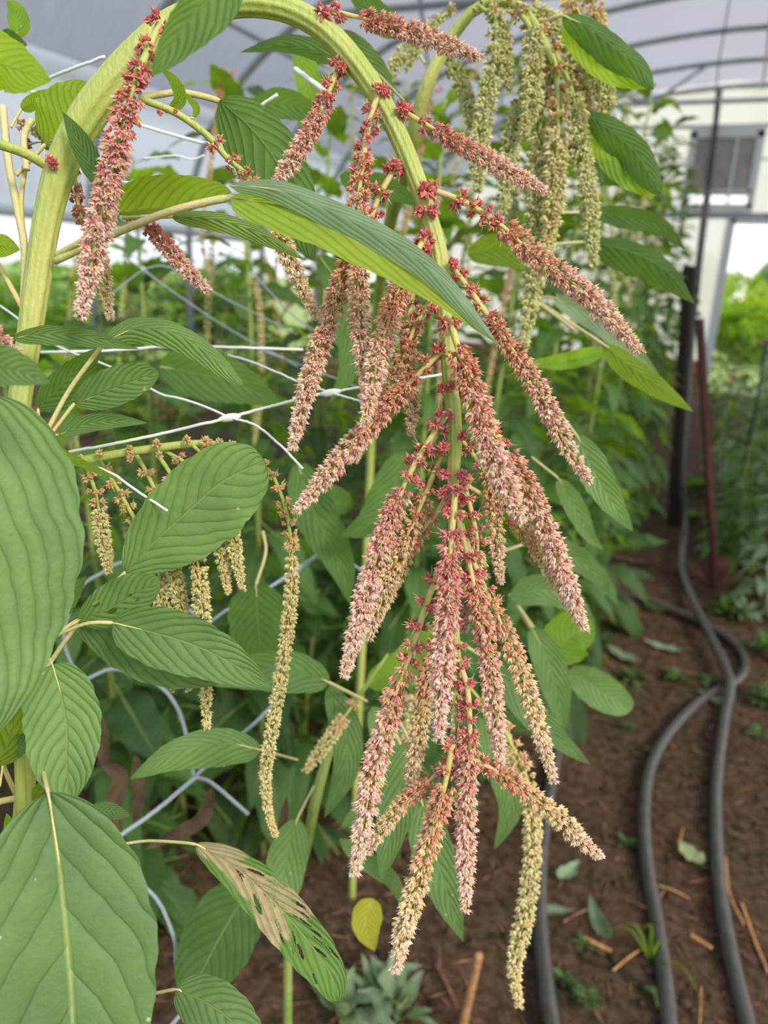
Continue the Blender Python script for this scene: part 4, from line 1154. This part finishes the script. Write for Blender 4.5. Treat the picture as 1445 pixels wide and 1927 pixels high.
L([(140, 760), (185, 742), (240, 720), (300, 700)], 78, .455, .45, 'leaf', wl=38, wr=34, fold=.2, a=.6, b=.6, sw=7, stalk=[(100, 812)])
L([(112, 818), (160, 798), (215, 792), (278, 796)], 38, .45, .45, 'leaf', wl=17, wr=17, fold=.3, sw=5, stalk=[(95, 816)])
L([(76, 818), (105, 822), (132, 832)], 18, .45, .45, 'leaf_vivid', sw=3)
L([(-60, 690), (-10, 690), (40, 700), (96, 722)], 88, .33, .31, 'leaf', wl=44, wr=36, fold=.15, sw=6)
L([(-60, 145), (-10, 120), (45, 135), (96, 152)], 110, .37, .36, 'leaf_vivid', wl=50, wr=48, fold=.1, sw=7, flip=True)
L([(-50, 90), (-15, 85), (10, 95), (40, 120)], 60, .40, .40, 'leaf_vivid', sw=6, flip=True)
L([(-30, 470), (0, 462), (38, 470)], 44, .45, .45, 'leaf_vivid', sw=5, flip=True)
L([(30, 70), (35, 45), (30, 20), (12, 0)], 40, .6, .6, 'leaf_vivid', sw=5, stalk=[(30, 110)])
L([(0, 65), (20, 75), (52, 85)], 34, .6, .6, 'leaf_dark', sw=4)
# side shoots at the left edge
for pts, w_, mt in ((((44, 590, .47), (46, 470, .47), (30, 380, .47), (15, 300, .475), (5, 200, .48)), 14, 'stem_pale'), (((50, 320, .47), (45, 260, .47), (60, 225, .47)), 12, 'stem_pale'),
                    (((98, 318, .462), (50, 290, .45), (0, 272, .44), (-40, 258, .43)), 18, 'stem'), (((45, 585, .47), (15, 530, .47), (-20, 470, .47)), 10, 'stem_pink'), (((46, 470, .47), (40, 380, .47), (48, 310, .48)), 9, 'stem_pink')):
    stem(A, [(p[0], p[1], w_, p[2]) for p in pts], .46, mat=mt, name='side_shoot', n=40, sides=12)
S([(38, 232), (60, 240), (100, 262)], 24, .48, .48, 'tan', bare=0, sparse=0)
S([(50, 272), (80, 268), (112, 280), (125, 300)], 24, .485, .485, 'pink', bare=0, sparse=0)

# ------------------------------------------------------------------ the lower-left plant
p0 = W(-40, 1900, .40)
Bp = empty('amaranth_plant', (p0.x, p0.y, 0), 'broad-leaved amaranth at the lower left, with very large smooth leaves in front', 'plant')
stem(Bp, [(-60, 1927, 30, .42), (-60, 1500, 28, .42), (-70, 1100, 24, .41), (-90, 760, 20, .38)], .4, down=True, n=60)
L = lambda pts, w, d, d1=None, mat='leaf', **k: leaf(Bp, pts, w, d, d1, mat, **k)
L([(-50, 740), (-30, 900), (-25, 1050), (-35, 1200), (-30, 1390)], 350, .36, .36, 'leaf_edge', wl=172, wr=160, fold=-.12, a=.42, b=.62, wave=.03, nu=25, nvv=70, sw=10, label='huge smooth green leaf cut by the left edge of the photo')
L([(90, 1490), (108, 1600), (122, 1720), (134, 1850), (140, 1960), (150, 2160)], 340, .385, .37, 'leaf_big', wl=158, wr=185, fold=.14, a=.62, b=.72, wave=.035, nu=25, nvv=70, sw=8, stalk=[(50, 1300, .47), (70, 1400, .45)], label='huge green leaf with a pale midrib in the bottom left corner')
L([(-10, 1440), (15, 1400), (30, 1330), (62, 1235)], 80, .43, .43, 'leaf_vivid', wl=40, wr=38, sw=5, flip=True)
L([(8, 1420), (35, 1400), (90, 1388)], 42, .435, .43, 'leaf', wl=18, wr=22, sw=4, stalk=[(0, 1480)])
L([(30, 1592), (20, 1560), (12, 1530)], 26, .47, .47, 'leaf_vivid', sw=3, flip=True)
L([(80, 1475), (70, 1490), (62, 1510)], 20, .47, .47, 'leaf_vivid', sw=3, flip=True)
for pts, w_, mt in ((((-40, 1330, .43), (2, 1400, .44), (6, 1440, .45), (30, 1496, .48)), 9, 'stem_pale'), (((-40, 1518, .45), (0, 1508, .46), (40, 1500, .48)), 12, 'stem_pale')):
    stem(Bp, [(p[0], p[1], w_, p[2]) for p in pts], .46, mat=mt, name='side_shoot', n=30, sides=10)

# ------------------------------------------------------------------ the small plant with the tan bow of spikes
p0 = W(86, 1200, .45)
Cp = empty('amaranth_plant', (p0.x-.03, p0.y+.02, 0), 'smaller amaranth with a bow of thin tan-green spikes and ridged pointed leaves, left of centre', 'plant')
q0 = W(40, 1500, .455)
mb = MB(); P = [(p0.x-.03, p0.y+.02, -.02), (q0.x-.02, q0.y+.01, q0.z*.5), tuple(q0), tuple(W(70, 1290, .452)), tuple(W(84, 1200, .45)), tuple(W(110, 1130, .455))]
V_, F_ = tube(catmull(P, 60), np.linspace(.0055, .0028, 60), 14, 5, .05); link('stem', mesh_np('stem', V_, F_, M['stem']), Cp)
L = lambda pts, w, d, d1=None, mat='leaf', **k: leaf(Cp, pts, w, d, d1, mat, **k)
L([(98, 1250), (116, 1310), (126, 1370), (126, 1430), (130, 1508)], 146, .425, .415, 'leaf', wl=62, wr=74, fold=.26, a=.42, b=.58, sw=5, stalk=[(84, 1205, .44), (88, 1228, .435)], nu=21, nvv=60, smat=None)
L([(212, 1172), (290, 1190), (370, 1215), (440, 1250), (513, 1297)], 118, .43, .43, 'leaf', wl=52, wr=62, fold=.18, roll=-.1, a=.5, b=.9, sw=7, stalk=[(88, 1205, .44), (120, 1190, .435), (165, 1173, .43)], nu=21, nvv=60)
L([(150, 1165), (220, 1190), (320, 1235), (440, 1272)], 140, .455, .455, 'leaf', wl=70, wr=62, fold=.1, a=.55, b=.7, sw=7, stalk=[(90, 1205, .45)], nu=21, nvv=60)
def holes(cs):
    def f(u, v):
        keep = np.ones(u.shape, bool)
        for (a_, b_, ru, rv) in cs:
            keep &= ((u-a_)/ru)**2+((v-b_)/rv)**2 > 1
        return np.zeros(u.shape), keep
    return f
L([(148, 1168), (200, 1148), (255, 1118), (300, 1090)], 84, .445, .44, 'leaf', wl=46, wr=38, fold=.12, a=.6, b=.55, sw=5, stalk=[(95, 1200, .445)], nu=41, nvv=70, dmg=holes([(-.5, .25, .14, .05), (.15, .38, .12, .06), (.3, .7, .1, .05), (-.1, .62, .07, .04), (.45, .52, .12, .025)]))
L([(100, 1165), (120, 1130), (162, 1085)], 46, .44, .435, 'leaf_dark', wl=22, wr=24, sw=4, stalk=[(86, 1200, .442)])
L([(236, 1078), (290, 1020), (350, 965), (420, 905), (498, 866)], 170, .465, .46, 'leaf', wl=74, wr=92, fold=.16, a=.62, b=.42, sw=9, stalk=[(85, 1262, .46), (120, 1210, .462), (175, 1140, .465)], nu=23, nvv=60, label='broad ridged leaf held out under the netting')
L([(75, 820), (130, 860), (230, 905)], 22, .46, .45, 'leaf_vivid', wl=9, wr=9, fold=.3, sw=3)
bow = [(60, 905, 17), (120, 876, 17), (200, 858, 16), (290, 844, 15), (370, 835, 14), (430, 842, 13), (475, 866, 12), (505, 895, 11)]
stem(Cp, bow, .475, .48, name='side_shoot', n=60, sides=14)
s_ = link
def SC(pts, w, d=.48, d1=None, pal='green', **k): return spike(Cp, pts, w, d, d1, pal, **k)
SC([(470, 862), (508, 888), (535, 950), (548, 1030), (547, 1130), (532, 1250), (512, 1370), (500, 1460), (506, 1530), (520, 1576)], 27, .48, .52, 'tan', bare=0, sparse=.35, stalk='stem')
SC([(155, 868), (178, 920), (190, 985), (206, 1080)], 29, .485, .485, 'tan', bare=.15, sparse=.45, stalk='stem')
SC([(184, 862), (214, 908), (245, 962), (285, 1040), (305, 1130), (326, 1295)], 30, .49, .50, 'tan', bare=.06, sparse=.55, stalk='stem')
SC([(254, 852), (280, 898), (305, 960), (325, 1070), (338, 1130), (356, 1298)], 30, .49, .50, 'tan', bare=.1, sparse=.5, stalk='stem')
SC([(290, 846), (325, 900), (355, 980), (372, 1060), (380, 1150), (386, 1280), (389, 1372)], 32, .485, .48, 'tan', bare=.12, sparse=.5, stalk='stem')
SC([(300, 843), (345, 868), (378, 890), (400, 960), (415, 1030), (430, 1118)], 27, .48, .48, 'tan', bare=.12, sparse=.55, stalk='stem')
SC([(362, 838), (390, 862), (412, 890), (432, 960), (442, 1030), (456, 1108)], 27, .475, .475, 'tan', bare=.08, sparse=.55, stalk='stem')
cluster_part(Cp, [(150, 862, .47, 9), (187, 852, .47, 9), (245, 845, .47, 10), (295, 835, .47, 11), (352, 828, .47, 10), (388, 832, .47, 14), (412, 832, .47, 10), (436, 838, .47, 12), (455, 850, .47, 13), (245, 862, .47, 9), (300, 856, .47, 9)], pal='tan')

# ------------------------------------------------------------------ eaten leaf plant, bottom
p0 = W(235, 1900, .48)
Ep = empty('amaranth_plant', (p0.x, p0.y, 0), 'low amaranth behind the big corner leaf, bearing a leaf eaten to a tan lacework', 'plant')
q0 = W(236, 1700, .47)
mb = MB(); mb.tube([(p0.x, p0.y, -.02), tuple(W(215, 1900, .48)), tuple(W(205, 1700, .47)), tuple(W(210, 1590, .465))], [.005, .005, .004, .003], 12); mb.build('stem', M['stem'], Ep)
_hr = random.Random(21)
HOLES = [(_hr.uniform(-.85, .85), _hr.uniform(.3, .86), _hr.uniform(.05, .17), _hr.uniform(.008, .026)) for _ in range(30)]
PATCH = [(_hr.uniform(-.9, .9), _hr.uniform(.0, .62)**1.1, _hr.uniform(.25, .6), _hr.uniform(.05, .13)) for _ in range(22)]
def eaten(u, v):
    # a hole follows the slant of the side veins and stops at them
    vv = v-.24*np.abs(u)-.15*u*u
    c = np.abs(np.sin((vv*9+.22*np.sign(u))*np.pi))
    dm = np.zeros(u.shape); keep = np.ones(u.shape, bool)
    for a_, b_, ru, rv in PATCH:
        r = ((u-a_)/ru)**2+((v-.2*np.abs(u)-b_+.1)/rv)**2
        dm = np.maximum(dm, np.clip((1.25-r)*3, 0, 1))
    for a_, b_, ru, rv in HOLES:
        keep &= ~((((u-a_)/ru)**2+((v-.24*np.abs(u)-b_+.12)/rv)**2 < 1) & (c > .25) & (np.abs(u) > .05))
    dm = dm*np.clip(c*3.2, .15, 1)*(v > .02)
    return dm, keep
L = lambda pts, w, d, d1=None, mat='leaf', **k: leaf(Ep, pts, w, d, d1, mat, **k)
L([(368, 1589), (440, 1628), (510, 1690), (575, 1765), (622, 1832), (636, 1884)], 96, .44, .42, 'leaf_eaten', wl=38, wr=50, fold=.25, a=.55, b=.42, sw=6, stalk=[(212, 1592, .465), (270, 1583, .46), (320, 1584, .45)], nu=61, nvv=150, dmg=eaten, label='leaf eaten to a tan lacework of veins')
L([(330, 1862), (385, 1885), (440, 1925), (500, 1990)], 100, .43, .42, 'leaf', wl=46, wr=50, fold=.2, a=.5, b=.7, sw=6, stalk=[(212, 1880, .475), (275, 1872, .45)])
L([(165, 1530), (205, 1525), (246, 1536)], 36, .47, .47, 'leaf', wl=16, wr=20, sw=4, stalk=[(190, 1600, .47)] and None)

# ------------------------------------------------------------------ the green-spiked plant at the upper right
p0 = W(700, 800, 1.4)
Gp = empty('green_amaranth', (p0.x, p0.y, 0), 'amaranth hung with pale green spikes at the top right of the hanging stem', 'plant')
stem(Gp, [(700, 800, 14, 1.4), (706, 620, 17, 1.2), (728, 450, 22, .94), (765, 310, 28, .76), (800, 170, 26, .70), (845, 80, 22, .69), (885, 25, 20, .68), (930, 0, 20, .67), (975, 10, 18, .66), (1010, 50, 14, .65), (1040, 120, 10, .65)], .7, down=True, n=110)
SG = lambda pts, w, d=.66, d1=None, pal='green', **k: spike(Gp, pts, w, d, d1, pal, stalk='stem', nf=16, dens=1.15, **k)
SG([(960, 0), (1010, 25), (1070, 75), (1110, 125), (1140, 170), (1148, 205)], 42, bare=0, sparse=.2)
SG([(930, 20), (935, 90), (915, 190), (900, 300), (900, 362)], 38, bare=0, sparse=.4)
SG([(975, 20), (1000, 60), (1003, 130), (1000, 200), (985, 250)], 40, .65, bare=0, sparse=.2)
SG([(900, 10), (945, 50), (950, 110), (958, 170)], 30, bare=0, sparse=.3)
SG([(990, 150), (970, 230), (955, 310), (948, 400)], 36, .67, bare=0, sparse=.2)
SG([(1000, 40), (1020, 110), (1018, 200), (1012, 300), (1008, 420), (1005, 520), (985, 655)], 42, .67, .68, bare=0, sparse=.35)
SG([(1020, 60), (1045, 130), (1050, 230), (1045, 330), (1035, 440), (1028, 475)], 44, .66, bare=0, sparse=.55, pal='tan')
SG([(1040, 90), (1075, 170), (1090, 260), (1108, 380), (1118, 498)], 38, .66, bare=0, sparse=.3)
SG([(1060, 80), (1090, 150), (1100, 230), (1090, 300)], 34, .68, bare=0, sparse=.2, pal='tan')
SG([(830, 70), (860, 130), (885, 200), (888, 250)], 26, .70, bare=.1, sparse=.4)
SG([(835, 110), (870, 170), (890, 230), (895, 300), (900, 358)], 28, .7, bare=.1, sparse=.4)
SG([(800, 60), (770, 85), (745, 120), (725, 160), (712, 215)], 26, .7, bare=0, sparse=.3)
SG([(850, 20), (820, 40), (790, 80), (765, 130)], 24, .7, bare=0, sparse=.3)
SG([(1060, -40), (1075, 0), (1070, 60), (1065, 110)], 40, .72, bare=0, sparse=.0, pal='tan')
SG([(1100, -40), (1120, 20), (1132, 110), (1130, 220)], 34, .72, bare=0, sparse=.2, pal='tan')
SG([(1085, 20), (1100, 60), (1105, 150), (1098, 225)], 30, .73, bare=0, sparse=.2, pal='tan')
SG([(950, 300), (962, 380), (955, 460)], 26, .7, bare=0, sparse=.2)
L = lambda pts, w, d, d1=None, mat='leaf_dark', **k: leaf(Gp, pts, w, d, d1, mat, **k)
L([(1058, 30), (1110, 52), (1165, 95), (1205, 125), (1230, 168)], 84, .62, .60, 'leaf_dark', wl=20, wr=34, fold=-.5, roll=.25, sw=6, stalk=[(1020, 40, .65)], a=.5, b=.7)
L([(1062, 44), (1105, 82), (1155, 125), (1195, 148), (1222, 165)], 60, .63, .61, 'leaf_vivid', wl=10, wr=34, fold=-.2, sw=3, flip=True, a=.5, b=.7)
L([(1108, 235), (1150, 275), (1195, 320), (1240, 366)], 60, .67, .67, 'leaf_vivid', wl=10, wr=40, fold=-.2, sw=3, flip=True, a=.5, b=.6)
L([(1108, 215), (1150, 245), (1200, 290), (1243, 365)], 92, .66, .66, 'leaf_dark', wl=24, wr=36, fold=-.3, sw=6, stalk=[(1050, 170, .66)], a=.5, b=.6)
L([(1100, 300), (1130, 320), (1180, 330), (1240, 332)], 44, .68, .68, 'leaf_dark', sw=5)
L([(1070, 270), (1100, 300), (1128, 330), (1140, 345)], 30, .67, .67, 'leaf', sw=5)
L([(1115, 400), (1180, 410), (1240, 425), (1290, 470)], 40, .8, .8, 'leaf_dark', sw=5, stalk=[(1060, 400, .78)])
L([(1110, 455), (1180, 470), (1250, 505), (1308, 572)], 58, .78, .78, 'leaf_dark', wl=18, wr=42, fold=-.3, sw=6, stalk=[(1040, 460, .78)])
L([(1135, 648), (1180, 685), (1235, 725), (1305, 775)], 50, .74, .72, 'leaf_vivid', wl=20, wr=26, sw=6, flip=True, stalk=[(1080, 620, .76), (1000, 560, .8)])
L([(1040, 560), (1120, 600), (1180, 650), (1245, 712)], 44, .78, .76, 'leaf_grey', sw=5, stalk=[(980, 560, .8)])
L([(1085, 820), (1110, 870), (1145, 935), (1192, 1002)], 62, .72, .70, 'leaf', wl=30, wr=30, sw=5, stalk=[(1040, 760, .76)])
L([(1140, 660), (1060, 680), (980, 685)], 34, .82, .8, 'leaf_vivid', sw=4)
L([(1050, 900), (1085, 960), (1110, 1010), (1136, 1035)], 40, .8, .8, 'leaf', sw=4, stalk=[(1000, 860, .82)])
L([(1000, 1020), (1060, 1040), (1110, 1070), (1150, 1120)], 52, .9, .9, 'leaf', sw=5, stalk=[(940, 1040, .9)])
L([(700, 130), (620, 105), (540, 85), (452, 98)], 36, .6, .58, 'leaf_dark', wl=16, wr=22, fold=-.3, sw=5, stalk=[(760, 190, .66)])
L([(760, 60), (720, 40), (690, 10), (650, -20)], 50, .7, .7, 'leaf_dark', sw=5, stalk=[(800, 120, .7)])
L([(640, 60), (680, 100), (720, 150), (740, 215)], 44, .68, .68, 'leaf', sw=5)
L([(470, 215), (520, 195), (570, 205), (620, 235)], 54, .7, .7, 'leaf_dark', sw=5, stalk=[(450, 230, .7)])
L([(560, 90), (575, 130), (580, 180), (560, 240)], 48, .75, .75, 'leaf_vivid', sw=5)
L([(640, 330), (680, 350), (720, 350), (800, 390)], 44, .72, .72, 'leaf_dark', sw=5)
L([(880, 480), (930, 470), (980, 480), (1040, 520)], 60, .85, .85, 'leaf_vivid', sw=5)

# ------------------------------------------------------------------ middle-distance plant under the hanging spikes
p0 = W(545, 1720, .95)
Hp = empty('amaranth_plant', (p0.x, p0.y, 0), 'leafy amaranth below and behind the hanging spikes, with long drooping pale-ribbed leaves', 'plant')
stem(Hp, [(545, 1720, 16, .95), (575, 1600, 18, .88), (600, 1480, 20, .82), (640, 1360, 12, .82), (690, 1290, 8, .80), (730, 1230, 4, .8)], .8, down=True, n=50, mat='stem_dark')
L = lambda pts, w, d, d1=None, mat='leaf', **k: leaf(Hp, pts, w, d, d1, mat, **k)
L([(770, 1395), (758, 1460), (738, 1560), (716, 1662)], 78, .62, .60, 'leaf', wl=34, wr=38, sw=6, stalk=[(720, 1300, .7)])
L([(790, 1500), (812, 1580), (842, 1680), (872, 1772)], 86, .64, .62, 'leaf', wl=36, wr=44, sw=6, stalk=[(745, 1380, .7)])
L([(620, 1285), (560, 1262), (480, 1260), (375, 1285)], 90, .70, .68, 'leaf', wl=44, wr=34, sw=7, stalk=[(690, 1320, .78)])
L([(492, 1412), (420, 1398), (330, 1415), (243, 1466)], 78, .62, .60, 'leaf', wl=44, wr=28, sw=6, fold=-.2, stalk=[(560, 1430, .7)])
L([(482, 1660), (440, 1720), (395, 1800), (352, 1885)], 140, .72, .70, 'leaf_dark', wl=66, wr=70, sw=7, a=.5, b=.6)
L([(482, 1100), (484, 1140), (488, 1190), (492, 1252)], 118, .74, .74, 'leaf_dark', wl=56, wr=56, sw=6, stalk=[(495, 1000, .78), (500, 1040, .76)], a=.45, b=.7)
L([(560, 1540), (540, 1620), (530, 1700), (548, 1770)], 76, .72, .70, 'leaf', sw=5, stalk=[(590, 1480, .8)])
L([(640, 1580), (690, 1620), (740, 1660), (765, 1720)], 36, .7, .7, 'leaf', sw=9)
L([(700, 1690), (690, 1740), (705, 1790)], 58, .78, .76, 'leaf_yellow', sw=4, label='yellowed leaf')
L([(620, 1290), (650, 1370), (650, 1450), (610, 1540)], 60, .75, .73, 'leaf', sw=5)
L([(690, 1290), (760, 1250), (800, 1200), (850, 1180)], 60, .85, .85, 'leaf_vivid', sw=5)
L([(700, 1330), (740, 1420), (700, 1500), (640, 1560)], 70, .8, .8, 'leaf', sw=5)
L([(930, 1250), (990, 1330), (1050, 1390), (1112, 1440)], 56, .78, .76, 'leaf', sw=6, stalk=[(850, 1200, .8)])
L([(900, 1350), (940, 1430), (960, 1520), (930, 1600)], 60, .75, .75, 'leaf', sw=6)
L([(1000, 1180), (1030, 1240), (1050, 1310), (1060, 1390)], 60, .85, .85, 'leaf', sw=5)
L([(1065, 1268), (1100, 1280), (1140, 1305), (1190, 1335)], 66, .98, .96, 'leaf', wl=32, wr=36, sw=6, stalk=[(1010, 1200, 1.0), (960, 1120, 1.0)], a=.5, b=.5)
L([(1030, 1240), (1055, 1215), (1085, 1190), (1120, 1190)], 92, .9, .9, 'leaf_vivid', a=.5, b=.5, sw=5)
L([(960, 1130), (1010, 1110), (1060, 1120), (1120, 1170)], 60, .9, .9, 'leaf', sw=5)
L([(660, 960), (620, 930), (600, 900)], 50, .85, .85, 'leaf_dark', sw=4)
L([(760, 850), (740, 920), (700, 980), (640, 1010)], 80, .8, .8, 'leaf_dark', sw=5)
L([(600, 480), (650, 560), (660, 680), (620, 760)], 66, .8, .8, 'leaf_dark', sw=5)
L([(300, 690), (360, 700), (440, 720), (530, 760)], 96, .8, .8, 'leaf_dark', sw=5)
L([(560, 870), (590, 960), (640, 1060), (660, 1140)], 80, .85, .85, 'leaf_dark', sw=5)
spike(Hp, [(948, 1370), (992, 1470), (1002, 1560), (998, 1650), (984, 1740), (968, 1820), (976, 1892)], 35, .62, .60, 'tan', bare=0, sparse=.25, stalk='stem', label='long tan spike hanging lowest, right of the pink ones')
spike(Hp, [(790, 1280), (778, 1330), (762, 1408)], 28, .70, .70, 'tan', bare=0, sparse=0, stalk='stem')
spike(Hp, [(665, 1325), (620, 1390), (575, 1450)], 26, .72, .70, 'tan', bare=0, sparse=0, stalk='stem')
spike(Hp, [(880, 1290), (930, 1350), (960, 1420), (990, 1470)], 28, .70, .68, 'tan', bare=0, sparse=0, stalk='stem')
# withered leaves hanging at the foot of the bed
for q, (pts, w_) in enumerate(((((150, 1290), (165, 1330), (190, 1400), (200, 1460)), 40), (((190, 1440), (225, 1460), (215, 1520), (230, 1580)), 34), (((255, 1420), (262, 1500), (250, 1560)), 26), (((400, 1480), (380, 1540), (330, 1570), (270, 1600)), 30), (((540, 1500), (520, 1600), (470, 1640)), 20))):
    C = pxpath(pts, .80, .82)
    me = leaf_mesh('withered_leaf', C, w_*.5*.8/F, w_*.5*.8/F, toward_cam, M['dead_leaf'], fold=.6, wave=.35, nu=9, nvv=26)
    link('withered_leaf', me, Hp)
